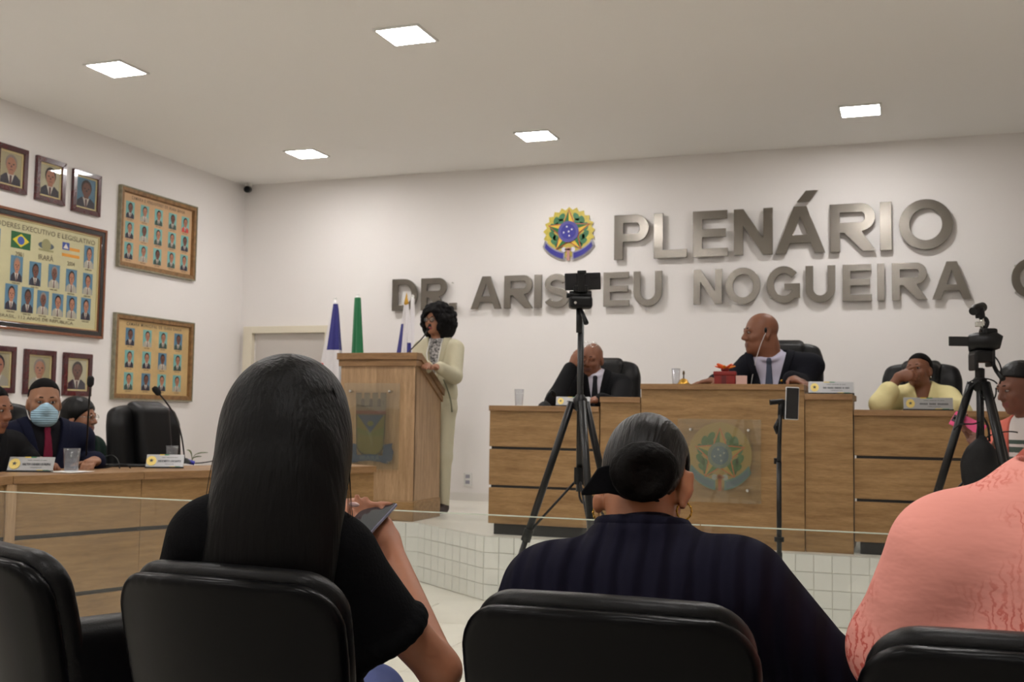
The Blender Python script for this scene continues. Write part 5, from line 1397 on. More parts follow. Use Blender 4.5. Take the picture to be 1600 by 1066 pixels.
MB().tube(bez(f.hp(.086,-.004,-.005), f.hp(.085,-.05,-.08), f.hp(.05,-.07,-.17), Vector(f.hp(.02,-.09,-.30)),12), .0022, 6).build('ear_wire', WHITEP, f.o, smooth=True)
MB().sphere(f.J['neck']+f.RB@np.array([.085,-.155,-.12]), (.010,.006,.010), 8).build('lapel_pin', GOLD, f.o, smooth=True)

# ---- the woman in yellow
ctr = PY(1436,580,7.72); R = rot(-24,-6,-4)
wr = PY(1404,589,7.52)
f = seated((ctr.x+.02,ctr.y+.10), ctr.z-.725, 0, lean=.3, shw=.165, w=.95, c=ctr, wrR=wr, elR=onD(1376,7.46,1.335), elL=onD(1500,7.52,1.285), wrL=onD(1462,7.36,1.292+.04), floor=ST)
far_person(f, 'woman in yellow blouse resting a hand on her mouth at the dais', skin('brown_c',(124,80,58)), .95, R, LIPR,
           hands=(hand_prims(wr, Vector((.85,-.25,.12)), Vector((.1,.9,-.3)), Vector((.1,.3,.9)), curl=(38,45,30), thumb=(.7,.5,.3), s=.95), hand_prims(f.J['wrL'], (-1,-.3,0), (0,0,-1), (0,-1,0), s=.92)))
f.crop_hair(.95, R, ctr, g=.010, m=HAIRS, line=((-.078,.080),(.010,0),-.07))
YEL = cloth('yellow_blouse',(220,209,156), bump=.6, bscale=16)
T = f.torso(); A = f.arms(upto=.45, r=(.062,.056,.056,.050)); K = f.blank(); K.D = np.minimum(T.D,A.D); hh = np.clip(.5+.5*(T.D-A.D)/.04,0,1); K.D = T.D+(A.D-T.D)*hh-.04*hh*(1-hh); K.grow(.014)
K.sub(wedge(f.J['neck']+f.RB[:,2]*.04, f.RB, .055, .20), .01); K.sub(cap(f.J['neck'],f.J['neck']+f.RB[:,2]*.12,.056),.01)
f.part('blouse', K, YEL)
Lg = f.legs(g=.012); Lg.add(ell(f.J['pelvis'],(.172,.13,.115),f.RB),.05); f.part('trousers', Lg, BLKSUIT); shoes(f)
for x in (-1,1): MB().sphere(f.hp(x*.080,.0,-.05), .007, 8).build('earring', CHROME, f.o, smooth=True)

# ---- the speaker at the lectern (standing)
d0 = 8.85
ctr = PD(682,502,d0); R = rot(-14,0,0)
gx, gy = ctr.x+.01, ctr.y
Rz_ = rot(2); L = lambda x,y,z: np.array([gx,gy,0])+Rz_@np.array([x,y,0])+np.array([0,0,ST+z])
hz = ctr.z-ST
J = dict(c=ctr, neck=L(0,.03,hz-.165), shL=L(.148,.03,hz-.225), shR=L(-.148,.03,hz-.225), chest=L(0,.03,hz-.32), belly=L(0,.03,hz-.50), pelvis=L(.01,.03,hz-.68),
         elL=PD(710,588,8.70), wrL=PD(686,574,8.46), elR=PD(652,590,8.70), wrR=PD(668,572,8.42),
         hipL=L(.075,.03,hz-.72), hipR=L(-.075,.03,hz-.72), kneeL=L(.075,.02,.47), kneeR=L(-.07,.02,.47), ankleL=L(.065,.05,.085), ankleR=L(-.06,.02,.085))
f = Figure(h=.0068, w=.86, **J)
CREAMS = cloth('cream_suit',(196,190,164)); BLOUSE = mat('cloth_patterned_blouse',(28,28,30),rough=.8,rgb2=(196,192,190),vscale=55)
far_person(f, 'woman in cream suit and glasses speaking behind the lectern', skin('brown_d',(152,106,82)), .94, R, LIPR, loc=(gx,gy,ST),
           hands=(hand_prims(f.J['wrL'], (-.9,-.5,.0), (0,0,-1), (0,-1,.2), s=.93, curl=(10,16,12)), hand_prims(f.J['wrR'], (.3,-.9,.0), (0,0,-1), (.9,.2,.2), s=.93, curl=(10,16,12))))
suit(f, CREAMS, BLOUSE, None, vw=.070, vl=.44, grow=.013, trousers=False, collar=False)
Lg = f.legs(g=.004); Lg.add(ell(f.J['pelvis'],(.150,.120,.125),f.RB),.05); f.part('trousers', Lg, CREAMS); shoes(f, mat('dark_shoe',(46,34,30),rough=.5))
SK = f.blank()                                               # jacket skirt below the waist
SK.add(ell(f.J['pelvis']+np.array([0,0,.10]),(.158,.125,.20),f.RB),.02); SK.cut(plane(f.J['pelvis']-np.array([0,0,.05]),(0,0,-1))); SK.cut(plane(f.J['belly']+np.array([0,0,.06]),(0,0,1)))
f.part('jacket_skirt', SK, CREAMS)
for x in (-.055,.055):
    MB().tube([f.J['neck']+f.RB@np.array([x,-.045,.02]), f.J['neck']+f.RB@np.array([x*1.0,-.118,-.10]), f.J['chest']+f.RB@np.array([x*.25,-.125,-.18])], .0055, 6).build('lanyard', WHITEP, f.o, smooth=True)
MB().tube(bez(f.J['belly']+f.RB@np.array([.10,-.13,.02]), f.J['belly']+f.RB@np.array([.14,-.15,-.05]), f.J['belly']+f.RB@np.array([.17,-.13,-.12]), f.J['belly']+f.RB@np.array([.17,-.12,-.24]),8), .006, 6).build('tie_belt', mat('olive_cord',(110,112,92),rough=.8), f.o, smooth=True)
H_ = f.blank(); rnd = np.random.RandomState(4)
H_.add(ell(f.hp(0,.02,.05),(.125,.128,.105),R),.02); H_.add(ell(f.hp(.075,.04,-.03),(.075,.10,.12),R),.04); H_.add(ell(f.hp(-.075,.04,-.03),(.075,.10,.12),R),.04); H_.add(ell(f.hp(0,.075,-.03),(.11,.08,.13),R),.04)
for q in range(340):
    v = rnd.normal(size=3); v /= np.linalg.norm(v)
    g = 1+.10*rnd.rand(); p = f.hp(v[0]*.142*g, .03+v[1]*.125*g, .012+(v[2]*.132 if v[2] > 0 else v[2]*.155)*g)
    H_.add(sph(p, .012+rnd.rand()*.016), .006)
H_.sub(ell(f.hp(0,-.10,-.035),(.060,.075,.098),R),.02)
H_.sub(cap(f.hp(0,-.04,-.14),f.hp(0,-.1,-.3),.055),.02)
f.part('curly_hair', H_, CURLY, it=0)
g_ = MB()
for x in (-.031,.031): g_.tube([f.hp(x+.025*math.cos(a*PI/8),-.106,.006+.020*math.sin(a*PI/8)) for a in range(17)], .0024, 6)
g_.tube([f.hp(-.007,-.108,.008),f.hp(.007,-.108,.008)], .002, 6)
for x in (-1,1): g_.tube([f.hp(x*.056,-.104,.008),f.hp(x*.078,.0,.01)], .002, 6)
gg = g_.build('glasses', BLACKP, f.o, smooth=True)
for x in (-.031,.031): MB().prism(ell_poly(0,0,.024,.019,0,16), lambda u,v,d,x=x: f.hp(x+u,-.106-d,.006+v), 0, .0008).build('lens', glass('spectacle_lens',(.92,.96,.94),refl=2.0), gg)

# ---- the masked man at the side bench
ctr = PD(69,629,6.0); R = rot(50,4,0)
f = seated((ctr.x-.10,ctr.y+.06), ctr.z-.745, 62, lean=.25, shw=.215, w=1.15, arm=1.08, c=ctr)
f.J['wrL'] = _v(PD(150,725,6.0)); f.J['elL'] = _v(PD(128,715,6.25)); f.J['wrR'] = _v(PD(60,800,5.85)); f.J['elR'] = _v(PD(30,790,6.1))
f.J['wrL'][2] = LZ+.04; f.J['elL'][2] = LZ+.0; f.J['wrR'][2] = .66; f.J['elR'][2] = .72
f.__init__(h=.0064, w=1.15, arm=1.08, **f.J)
f.L = None
far_person(f, 'man in navy suit wearing a blue surgical mask at the side bench', skin('tan_a',(140,98,72)), 1.04, R, neck_r=.066, jaw=1.1,
           hands=(hand_prims(f.J['wrL'], (.3,-.9,0), (0,0,-1), (-.9,-.3,0)), hand_prims(f.J['wrR'], (.8,.5,0), (0,0,-1), (-.3,.9,0))))
suit(f, NAVYSUIT, cloth('black_shirt',(22,21,26)), cloth('burgundy_tie',(112,32,54)), vw=.085, vl=.36)
f.crop_hair(1.04, R, ctr, g=.007)
MK = f.blank(); MK.add(rbox(f.hp(0,-.040,-.060),(.069,.068,.068),.055,R),.02); MK.add(ell(f.hp(0,-.106,-.024),(.022,.024,.032),R),.03)
MK.cut(plane(f.hp(0,-.010,0), R@np.array([0,1,.1]))); MK.cut(plane(f.hp(0,0,.004), R@np.array([0,.15,1.0])))
f.part('surgical_mask', MK, mat('mask_blue',(160,196,216),rough=.8,wave=('Z',26,.35)))
for x in (-1,1):
    for z0,z1 in ((-.004,.028),(-.09,-.03)): MB().tube(bez(f.hp(x*.062,-.03,z0), f.hp(x*.076,-.01,z0), f.hp(x*.082,.01,z1), f.hp(x*.084,.022,z1),8), .0022, 6).build('ear_loop', WHITEP, f.o, smooth=True)

# ---- the man in profile at the edge
ctr = PD(-14,640,5.62); R = rot(98,8,0)
f = seated((ctr.x-.12,ctr.y-.02), ctr.z-.74, 78, lean=.3, shw=.20, w=1.1, c=ctr)
f.J['wrL'] = _v(PD(48,728,5.72)); f.J['elL'] = _v(PD(38,716,5.8)); f.J['wrL'][2] = LZ+.05; f.J['elL'][2] = LZ+.06
far_person(f, 'man in black suit in profile leaning over the side bench', skin('tan_b',(132,86,62)), 1.02, R, neck_r=.062,
           hands=(hand_prims(f.J['wrL'], (.7,.6,0), (0,0,-1), (-.6,.7,0)), hand_prims(f.J['wrR'], (.9,.1,0), (0,0,-1), (0,1,0))))
suit(f, BLKSUIT, WSHIRT, cloth('dark_tie',(34,34,38)))
f.crop_hair(1.02, R, ctr, g=.009, line=((-.078,.082),(.012,0),-.06))

# ---- the woman seated further back against the wall
ctr = PD(124,653,6.9); R = rot(104,2,0)
f = seated((ctr.x-.02,ctr.y-.02), ctr.z-.74, 95, lean=.1, shw=.165, w=.92, c=ctr)
far_person(f, 'woman in dark green jacket and glasses sitting behind the masked man', skin('tan_c',(150,102,76)), .98, R, LIPR)
suit(f, cloth('dark_green_jacket',(24,42,36)), WSHIRT, None, vw=.06, vl=.22)
H_ = f.blank(); H_.add(ell(f.hp(0,.020,.042),(.092,.114,.098),R),.01); H_.add(ell(f.hp(0,.06,-.03),(.085,.075,.085),R),.03); H_.cut(plane(f.hp(0,-.078,.055), -(R@np.array([0,.74,.67])))); f.part('hair', H_, HAIR)
g_ = MB()
for x in (-.031,.031): g_.tube([f.hp(x+.024*math.cos(a*PI/8),-.104,.006+.018*math.sin(a*PI/8)) for a in range(17)], .0017, 6)
for x in (-1,1): g_.tube([f.hp(x*.055,-.102,.008),f.hp(x*.078,.0,.01)], .0017, 6)
g_.tube([f.hp(-.007,-.106,.008),f.hp(.007,-.106,.008)], .0017, 6); g_.build('glasses', CHROME, f.o, smooth=True)
t = thing('plain_chair', 'plain dark chair under the woman in the green jacket', 'chair', (f.J['pelvis'][0],f.J['pelvis'][1],0), math.radians(95))
sz = ctr.z-.74
MB().bb((-.21,-.22,sz-.05),(.21,.22,sz-.012)).build('seat', LEATHER, t, local=True, bevel=.01)
MB().bb((-.20,.19,sz+.15),(.20,.23,sz+.42)).build('backrest', LEATHER, t, local=True, bevel=.015)
for x in (-.18,.18):
    MB().tube([(x,-.19,0),(x,-.19,sz-.05)], .012, 8).build('leg', BLACKM, t, local=True, smooth=True)
    MB().tube([(x,.21,0),(x,.21,sz+.3)], .012, 8).build('leg', BLACKM, t, local=True, smooth=True)

# ---- the woman with the pink phone (standing)
d0 = 5.3; ctr = PD(1592,607,d0); R = rot(-62,14,0); gx, gy = ctr.x+.02, ctr.y
Rz_ = rot(-52); L = lambda x,y,z: np.array([gx,gy,0])+Rz_@np.array([x,y,0])+np.array([0,0,z]); hz = ctr.z
wr = PD(1524,688,5.12)
J = dict(c=ctr, neck=L(.0,.04,hz-.165), shL=L(.175,.05,hz-.225), shR=L(-.175,.05,hz-.225), chest=L(0,.06,hz-.32), belly=L(0,.06,hz-.50), pelvis=L(.0,.08,hz-.68),
         elL=PD(1560,770,5.05), wrL=PD(1540,715,4.98), elR=PD(1548,742,5.30), wrR=wr, hipL=L(.085,.08,hz-.70), hipR=L(-.085,.08,hz-.70), kneeL=L(.095,.05,.44), kneeR=L(-.095,.05,.44), ankleL=L(.10,.08,.085), ankleR=L(-.10,.08,.085))
f = Figure(h=.0068, w=1.0, **J)
far_person(f, 'woman in coral and striped top holding a pink phone beside the tripod', skin('brown_e',(110,70,54)), .98, R, LIPR, loc=(gx,gy,0),
           hands=(hand_prims(wr, (-.45,-.1,.55), (.55,-.3,.55), (-.6,-.3,-.5), curl=(18,35,30), s=.95), hand_prims(f.J['wrL'], (-.4,.1,.8), (-.2,.9,.2), (.6,.1,.3), curl=(25,40,30), s=.92)))
CORAL = cloth('coral_top',(196,104,90)); STRIPE = cloth('white_top',(206,200,196)); GRN = cloth('green_band',(104,186,62)); DGR = cloth('grey_green_stripe',(74,88,80))
T = f.torso(); A = f.arms(upto=.06); K = f.blank(); K.D = np.minimum(T.D,A.D); K.grow(.013); K.sub(cap(f.J['neck'],f.J['neck']+f.RB[:,2]*.12,.056),.01); K.sub(wedge(f.J['neck']+f.RB[:,2]*.04,f.RB,.07,.5,.03),.006)
f.part('coral_overshirt', K, CORAL)
bw = lambda z0,z1: Prim(lambda X,Y,Z,z0=z0,z1=z1: np.maximum(z0-Z, Z-z1)+0*X, (-9,)*3, (9,)*3)
zc_ = f.J['chest'][2]+.07
S = T.copy().grow(.004); S.cut(plane(f.J['pelvis']-np.array([0,0,.02]),(0,0,-1)))
S.sub(cap(f.J['neck'],f.J['neck']+f.RB[:,2]*.12,.060),.01)
solid('striped_top', S, [STRIPE, DGR, GRN], f.o, paint=[(bw(zc_-.02,zc_+.0),1),(bw(zc_-.06,zc_-.035),1),(bw(zc_-.10,zc_-.08),1),(bw(zc_-.20,zc_-.11),2)])
Lg = f.legs(g=.014); Lg.add(ell(f.J['pelvis'],(.178,.137,.12),f.RB),.05); f.part('trousers', Lg, cloth('dark_trousers',(30,30,36))); shoes(f)
H_ = f.blank(); H_.add(ell(f.hp(0,.016,.040),(.086,.110,.096),R),.01); H_.add(ell(f.hp(0,.06,-.02),(.08,.07,.08),R),.03); H_.add(ell(f.hp(0,.12,-.01),(.045,.045,.05),R),.02)
pa = plane(f.hp(0,-.078,.078), -(R@np.array([0,.35,.94]))); pb = plane(f.hp(0,.012,0), -(R@np.array([0,1,.3]))); pc = plane(f.hp(0,0,-.06), -(R@np.array([0,0,1])))
H_.cut(Prim(lambda X,Y,Z: np.minimum(pa.f(X,Y,Z), np.maximum(pb.f(X,Y,Z), pc.f(X,Y,Z))), (-9,)*3, (9,)*3)); f.part('hair', H_, HAIR)
for x in (-1,1): MB().sphere(f.hp(x*.082,-.004,-.038), .011, 10).build('earring', mat('pearl',(224,208,180),rough=.25), f.o, smooth=True)
pk = thing('smartphone', 'bright pink phone held by the woman beside the tripod', 'phone', tuple(PD(1515,668,5.14)))
A_, B_ = PD(1484,650,5.16), PD(1538,676,5.08); ax = (B_-A_).normalized(); vw_ = (PD(1510,660,5.1)-Vector((0,0,CAMH))).normalized(); nz = (-vw_-ax*(-vw_).dot(ax)); nz = (nz+Vector((0,0,.3))).normalized(); nz = (nz-ax*nz.dot(ax)).normalized(); ay = nz.cross(ax)
Mp = Matrix((ax,ay,nz)).transposed(); pcen = PD(1512,664,5.12)
MB().box(pcen, (.150,.072,.010), Mp).build('phone_case', mat('pink_case',(240,84,140),rough=.4), pk, bevel=.004)
MB().box(pcen-ax*.056+nz*.0055, (.034,.034,.004), Mp).build('camera_island', mat('camera_island',(60,40,50),rough=.3), pk, bevel=.002)
for u,v in ((-.008,.008),(-.008,-.008),(.008,0)): MB().tube([pcen-ax*(.056+u)+ay*v+nz*.007, pcen-ax*(.056+u)+ay*v+nz*.009], .006, 12).build('camera_lens', MATS['lens_glass'], pk)

# ================================================================== the front row
# ---- the long haired woman in black
ctr = PD(441,652,2.12); R = rot(166,16,0)
elR = PD(688,1048,2.14); wrR = PD(616,856,2.42); elL = PD(330,1030,2.15); wrL = PD(520,822,2.40)
f = Figure(h=.006, w=.93, arm=.95, c=ctr, neck=PD(438,770,2.05), shL=PD(320,846,2.0), shR=PD(536,878,2.05), chest=PD(430,900,2.04), belly=PD(432,1040,2.03), pelvis=PD(436,1170,2.03)+Vector((0,.02,.02)),
           elL=elL, wrL=wrL, elR=elR, wrR=wrR, hipL=(-1.20,1.85,.53), hipR=(-1.02,1.88,.53), kneeL=(-1.24,2.26,.55), kneeR=PD(583,1090,2.58), ankleL=(-1.24,2.28,.085), ankleR=(-.96,2.38,.085))
SKL = skin('light_tan',(168,112,84)); f.RH = R.tolist(); 
# phone she holds
TL, TR, BR = PD(576,787,2.50), PD(623,789,2.477), PD(590,833,2.344)
ax = (TR-TL).normalized(); ay = (BR-TR); ay = (ay-ax*ay.dot(ax)).normalized(); nz = ax.cross(ay); nz = nz if nz.z > 0 else -nz
pcen = TL+(TR-TL).normalized()*.036+ay*.074; Mp = Matrix((ax,ay,nz)).transposed()
# right hand lies behind the phone, thumb along its right edge
wv = PD(609,856,2.41); f.J['wrR'] = _v(wv)
hR = hand_prims(wv, (pcen-nz*.030-ay*.01)-wv, nz, ax-ay*.2, s=.84, curl=(4,14,20), thumb=(.92,.16,.22), thc=2)
# left hand comes from the far side: index finger lies along the top edge, thumb towards us
wL = PD(508,801,2.50)
f.J['wrL'] = _v(wL)
d_ = (PD(600,780,2.50)-wL)
hL = hand_prims(wL, d_, Vector((0,.25,-1)), Vector((-.2,-.9,.45)), s=.95, curls=((2,4,4),(25,35,25),(35,40,30),(40,40,30)), thumb=(.72,.55,.1), thc=6)
o = f.body('person', 'woman with long black hair in a black top looking at her phone', head_prims(ctr,.97,R), LIPR, SKL, (hR,hL), loc=(-1.1,1.85,0))
f.eyes(.97)
BLKTOP = cloth('black_knit_top',(10,10,12),rough=.95,bump=.25,bscale=160,spec=.1)
K = f.torso(); A = f.blank()
for q,(hx,hy,hd_) in (('L',(300,950,2.06)),('R',(594,982,2.08))):
    sh = f.J['sh'+q]; hem = _v(PD(hx,hy,hd_)); A.add(cap(sh, hem, .058, .074),.03); A.cut(plane(hem, hem-sh)) if False else None
    dirn = (hem-sh)/np.linalg.norm(hem-sh)
    A.sub(Prim(plane(hem+dirn*.015, -dirn).f, hem-.16, hem+.16), .006)
    u = np.cross(dirn,[0,0,1.]); u /= np.linalg.norm(u); v = np.cross(dirn,u)
    for i in range(22):
        a = 2*PI*i/22; A.add(sph(hem+dirn*.012+(u*math.cos(a)+v*math.sin(a))*.072, .013), .004)
hh = np.clip(.5+.5*(K.D-A.D)/.05,0,1); K.D = K.D+(A.D-K.D)*hh-.05*hh*(1-hh); K.grow(.010); K.sub(cap(f.J['neck'],f.J['neck']+f.RB[:,2]*.14,.060),.01)
f.part('black_top', K, BLKTOP)
JE = cloth('blue_jeans',(74,84,130),bump=.15,bscale=200); Lg = f.legs(g=.014); Lg.add(ell(f.J['pelvis'],(.178,.137,.12),f.RB),.05); f.part('jeans', Lg, JE); shoes(f)
# hair: skull cap and long sheet down the back
H_ = f.blank(); Rh = rot(160,0,0)
H_.add(ell(PD(450,648,2.10),(.106,.124,.118),Rh),.02)
def hs(px,py,d,hx,hy,hz,k=.05): H_.add(ell(PD(px,py,d),(hx,hy,hz),rot(20,0,0)),k)
hs(443,706,2.06,.122,.090,.118); hs(436,770,2.00,.122,.072,.15); hs(424,850,1.95,.118,.050,.15); hs(412,930,1.93,.104,.036,.14); hs(520,740,2.08,.028,.05,.12,.03)
rnd = np.random.RandomState(3)
for i in range(26):                                          # locks along the sheet
    u = -.108+.216*i/25+rnd.normal()*.004; px = 434+u*1701/2.0
    a = PD(440+u*1701/2.0*.85, 640+abs(u)*300, 2.02+abs(u)*.5); b = PD(px-2+rnd.normal()*4, 780, 1.955+abs(u)*.45); e = PD(px-24+rnd.normal()*8, 890+rnd.rand()*70, 1.925+abs(u)*.3)
    for p,q,r0,r1 in ((a,b,.010,.011),(b,e,.011,.005)): H_.add(cap(p,q,r0,r1),.008)
f.part('long_hair', H_, mat('hair_long_black',(7,6,6),rough=.42,bump=.35,bscale=110,bstretch=(1,1,.05),spec=.12), it=3)
st = MB()
for i in range(14):
    x0 = 345+rnd.rand()*190; side = -1 if i < 8 else 1
    xs = (352 if side < 0 else 540)+rnd.normal()*4; d = 2.06
    st.tube(bez(PD(xs-side*20,600+rnd.rand()*40,d), PD(xs+side*(4+rnd.rand()*8),690,d), PD(xs+side*(6+rnd.rand()*14)-10,760,d), PD(xs+side*(2+rnd.rand()*18)-(16 if side < 0 else 4),830+rnd.rand()*50,d-.04),14), .0007, 4)
tag(st.build('loose_strands', HAIR, f.o), kind='stuff')
nail = mat('nail_polish',(226,190,186),rough=.12,coat=.8)
tip = PD(552,789.5,2.40)
MB().sphere(PD(553,788.5,2.385), (.0125,.003,.0055), 12, Matrix.Rotation(math.radians(20),3,'Z') @ Matrix.Rotation(math.radians(6),3,'Y')).build('thumb_nail', nail, f.o, smooth=True)
pk = thing('smartphone', 'phone with dark blue screen in the hands of the long haired woman', 'phone', tuple(pcen))
MB().box(pcen, (.072,.150,.0085), Mp).build('phone_body', mat('phone_lilac',(128,128,150),rough=.3,metal=.4), pk, bevel=.003)
MB().box(pcen+nz*.0042, (.067,.144,.0012), Mp).build('phone_screen', mat('phone_glass',(30,42,52),rough=.12,coat=.4), pk)

# ---- the woman in the navy sweater
ctr = PD(1008,752,2.12); R = rot(182,34,-4)
f = Figure(h=.0065, w=1.02, arm=1.10, c=ctr, neck=PD(1008,872,2.02), shL=PD(856,928,1.97), shR=PD(1160,920,1.93), chest=PD(1004,990,1.98), belly=PD(1000,1120,1.94), pelvis=PD(1000,1250,1.92),
           elL=PD(802,1052,2.06), wrL=PD(880,1090,2.38), elR=PD(1288,1062,2.02), wrR=PD(1160,1110,2.36), hipL=(-.52,1.85,.53), hipR=(-.34,1.85,.53), kneeL=(-.54,2.28,.55), kneeR=(-.32,2.28,.55), ankleL=(-.54,2.28,.085), ankleR=(-.32,2.28,.085))
f.RH = R.tolist()
SKM = skin('warm_tan',(160,104,72))
o = f.body('person', 'woman with a hair bun and navy sweater bending her head down', head_prims(ctr,.98,R), LIPR, SKM,
           (hand_prims(f.J['wrL'],(.7,.5,-.1),(0,.2,-1),(.5,-.8,0),s=.95), hand_prims(f.J['wrR'],(-.8,.4,-.1),(0,.2,-1),(-.5,-.8,0),s=.95)), loc=(-.43,1.85,0), neck_r=.062,
           extra=[(cap(PD(1079,744,2.09),PD(1074,768,2.07),.009,.010),.008),(cap(PD(1074,768,2.07),PD(1066,792,2.05),.010,.007),.008),(ell(PD(1066,765,2.09),(.012,.014,.030)),.01),(ell(PD(935,786,2.10),(.012,.012,.022)),.01)])
f.eyes(.98)
NAVY = mat('cloth_navy_rib',(25,24,38),rough=.95,sheen=.0,spec=.1,wave=('X',7.5,1.0))
K = f.torso(chest=(.84,.115,.20), belly=(.165,.14,.17)); A = f.arms(r=(.066,.060,.060,.045)); hh = np.clip(.5+.5*(K.D-A.D)/.05,0,1); K.D = K.D+(A.D-K.D)*hh-.05*hh*(1-hh); K.grow(.014)
nk = _v(PD(1004,831,2.03))
K.add(torus(nk-f.RB[:,2]*.006, .080, .016, f.RB),.02)
f.part('navy_sweater', K, NAVY, it=3)
C2 = f.blank(); C2.add(torus(nk+f.RB[:,2]*.012, .078, .0135, f.RB),.01); f.part('rolled_collar', C2, NAVY)
Lg = f.legs(g=.014); Lg.add(ell(f.J['pelvis'],(.178,.137,.12),f.RB),.05); f.part('trousers', Lg, cloth('dark_blue_trousers',(26,30,48))); shoes(f)
H_ = f.blank(); h = f.hp
H_.add(ell(h(0,.014,.036),(.084*.98,.106*.98,.096*.98),R),.01); H_.add(ell(h(0,.052,-.012),(.070,.062,.062),R),.03)
pa = plane(h(0,0,.042), -(R@np.array([0,-.35,1]))); pb = plane(h(0,.030,0), -(R@np.array([0,1,.0]))); pc = plane(h(0,0,-.045), -(R@np.array([0,.1,1])))
H_.cut(Prim(lambda X,Y,Z: np.minimum(pa.f(X,Y,Z), np.maximum(pb.f(X,Y,Z), pc.f(X,Y,Z))), (-9,)*3, (9,)*3))
f.part('hair', H_, mat('hair_slick',(16,14,14),rough=.36,bump=.5,bscale=140,bstretch=(1,.15,.15),spec=.2), it=3)
B_ = f.blank(); bc = _v(PD(1004,738,1.985)); RBn = rot(20,0,0)
B_.add(ell(bc,(.056,.040,.047),RBn),.01)
for i in range(26):
    a0 = 2*PI*i/26*1.6; 
    p = bc+RBn@np.array([.050*math.cos(a0)*(1-.012*i), -.012-.0008*i, .042*math.sin(a0)*(1-.012*i)]); a1 = 2*PI*(i+1)/26*1.6
    q = bc+RBn@np.array([.050*math.cos(a1)*(1-.012*(i+1)), -.012-.0008*(i+1), .042*math.sin(a1)*(1-.012*(i+1))])
    B_.add(cap(p,q,.017),.005)
B_.add(ell(_v(PD(1044,732,2.01)),(.022,.024,.030),RBn),.02); B_.add(ell(_v(PD(1000,768,2.01)),(.045,.026,.018),RBn),.02)
f.part('hair_bun', B_, mat('hair_bun_brown',(9,7,6),rough=.6,bump=.4,bscale=90,spec=.08), it=2)
FABR = cloth('black_bow',(9,9,13))
def flap(poly, d):
    mb = MB(); n = len(poly); mb.v = [PD(x,y,d+dz) for dz in (0,.008) for x,y in poly]; mb.f = [tuple(range(n-1,-1,-1)), tuple(range(n,2*n))]+[(i,(i+1)%n,n+(i+1)%n,n+i) for i in range(n)]; mb.mi = [0]*len(mb.f)
    mb.build('hair_bow', FABR, f.o, bevel=.003)
flap([(1000,728),(950,727),(934,731),(925,745),(909,768),(908,774),(918,774),(950,771),(990,779),(1004,760)], 1.985)
flap([(1000,768),(1016,766),(1032,784),(1026,785),(1005,777)], 1.99)
for px,py,d in ((938,801,2.10),(1069,799,2.06)):
    c_ = PD(px,py,d); pts = [c_+Vector((.94*.014*math.cos(a*PI/12),.34*.014*math.cos(a*PI/12),.016*math.sin(a*PI/12))) for a in range(25)]
    e_ = MB().tube(pts, .0016, 6, caps=False)
    for a in range(0,24,2): e_.sphere(pts[a], .0026, 6)
    e_.build('hoop_earring', GOLD, f.o, smooth=True)

# ---- the person in the coral shirt
ctr = PD(1716,590,1.62); R = rot(176,4,0)
f = Figure(h=.0065, w=1.18, arm=1.12, c=ctr, neck=PD(1662,800,1.65), shL=PD(1478,868,1.67), shR=PD(1850,868,1.54), chest=PD(1650,930,1.66), belly=PD(1640,1090,1.66), pelvis=PD(1635,1250,1.66)+Vector((0,.02,.03)),
           elL=PD(1410,1015,1.73), wrL=PD(1470,1060,2.02), elR=PD(1925,1010,1.55), wrR=PD(1800,1060,1.85), hipL=(.10,1.80,.53), hipR=(.29,1.80,.53), kneeL=(.09,2.22,.55), kneeR=(.30,2.22,.55), ankleL=(.09,2.22,.085), ankleR=(.30,2.22,.085))
f.RH = R.tolist()
o = f.body('person', 'broad shouldered person in a coral leaf print shirt on a public chair', head_prims(ctr,1.0,R), LIP, skin('brown_f',(126,84,64)),
           (hand_prims(f.J['wrL'],(.6,.6,-.1),(0,.2,-1),(.5,-.8,0)), hand_prims(f.J['wrR'],(-.8,.4,-.1),(0,.2,-1),(-.5,-.8,0))), loc=(.19,1.80,0), neck_r=.064)
f.eyes(1.0); f.crop_hair(1.0, R, ctr, g=.010)
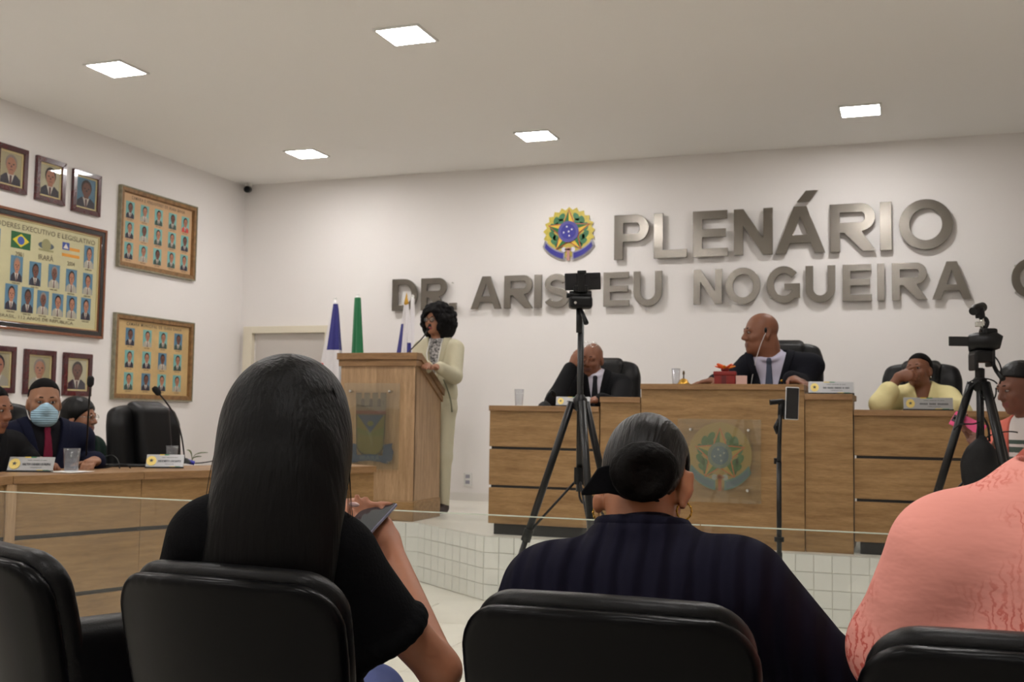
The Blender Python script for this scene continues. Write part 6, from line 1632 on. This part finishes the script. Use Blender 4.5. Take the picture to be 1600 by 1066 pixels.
m = mat('cloth_coral_print',(232,156,144),rough=.9,spec=.1,bump=.9,bscale=5.5,bstretch=(1,1,2.2)); nt = m.node_tree; N = nt.nodes; Lk = nt.links; b = N['Principled BSDF']
tc = N.new('ShaderNodeTexCoord')
v1 = N.new('ShaderNodeTexNoise'); v1.inputs['Scale'].default_value = 5; v1.inputs['Detail'].default_value = 2; Lk.new(tc.outputs['Object'], v1.inputs['Vector'])
wv_ = N.new('ShaderNodeTexWave'); wv_.inputs['Scale'].default_value = 26; wv_.inputs['Distortion'].default_value = 9; wv_.inputs['Detail'].default_value = 3; wv_.inputs['Detail Scale'].default_value = 2.2; Lk.new(tc.outputs['Object'], wv_.inputs['Vector'])
r1 = N.new('ShaderNodeValToRGB'); r1.color_ramp.elements[0].position = .56; r1.color_ramp.elements[1].position = .66; Lk.new(v1.outputs['Fac'], r1.inputs['Fac'])
r2 = N.new('ShaderNodeValToRGB'); r2.color_ramp.elements[0].position = .62; r2.color_ramp.elements[1].position = .92; Lk.new(wv_.outputs['Fac'], r2.inputs['Fac'])
mm = N.new('ShaderNodeMath'); mm.operation = 'MULTIPLY'; Lk.new(r1.outputs['Color'], mm.inputs[0]); Lk.new(r2.outputs['Color'], mm.inputs[1])
mx = N.new('ShaderNodeMix'); mx.data_type = 'RGBA'; mx.inputs[6].default_value = lin((232,156,144)); mx.inputs[7].default_value = lin((204,98,88)); Lk.new(mm.outputs[0], mx.inputs['Factor']); Lk.new(mx.outputs[2], b.inputs['Base Color'])
K = f.torso(chest=(.86,.125,.21), belly=(.19,.15,.18)); A = f.arms(r=(.064,.060,.060,.046), upto=.5); hh = np.clip(.5+.5*(K.D-A.D)/.05,0,1); K.D = K.D+(A.D-K.D)*hh-.05*hh*(1-hh); K.grow(.014)
K.sub(cap(f.J['neck'],f.J['neck']+f.RB[:,2]*.14,.066),.01)
f.part('coral_shirt', K, m, it=3)
Lg = f.legs(g=.014); Lg.add(ell(f.J['pelvis'],(.20,.15,.12),f.RB),.05); f.part('trousers', Lg, MATS['cloth_dark_trousers']); shoes(f)
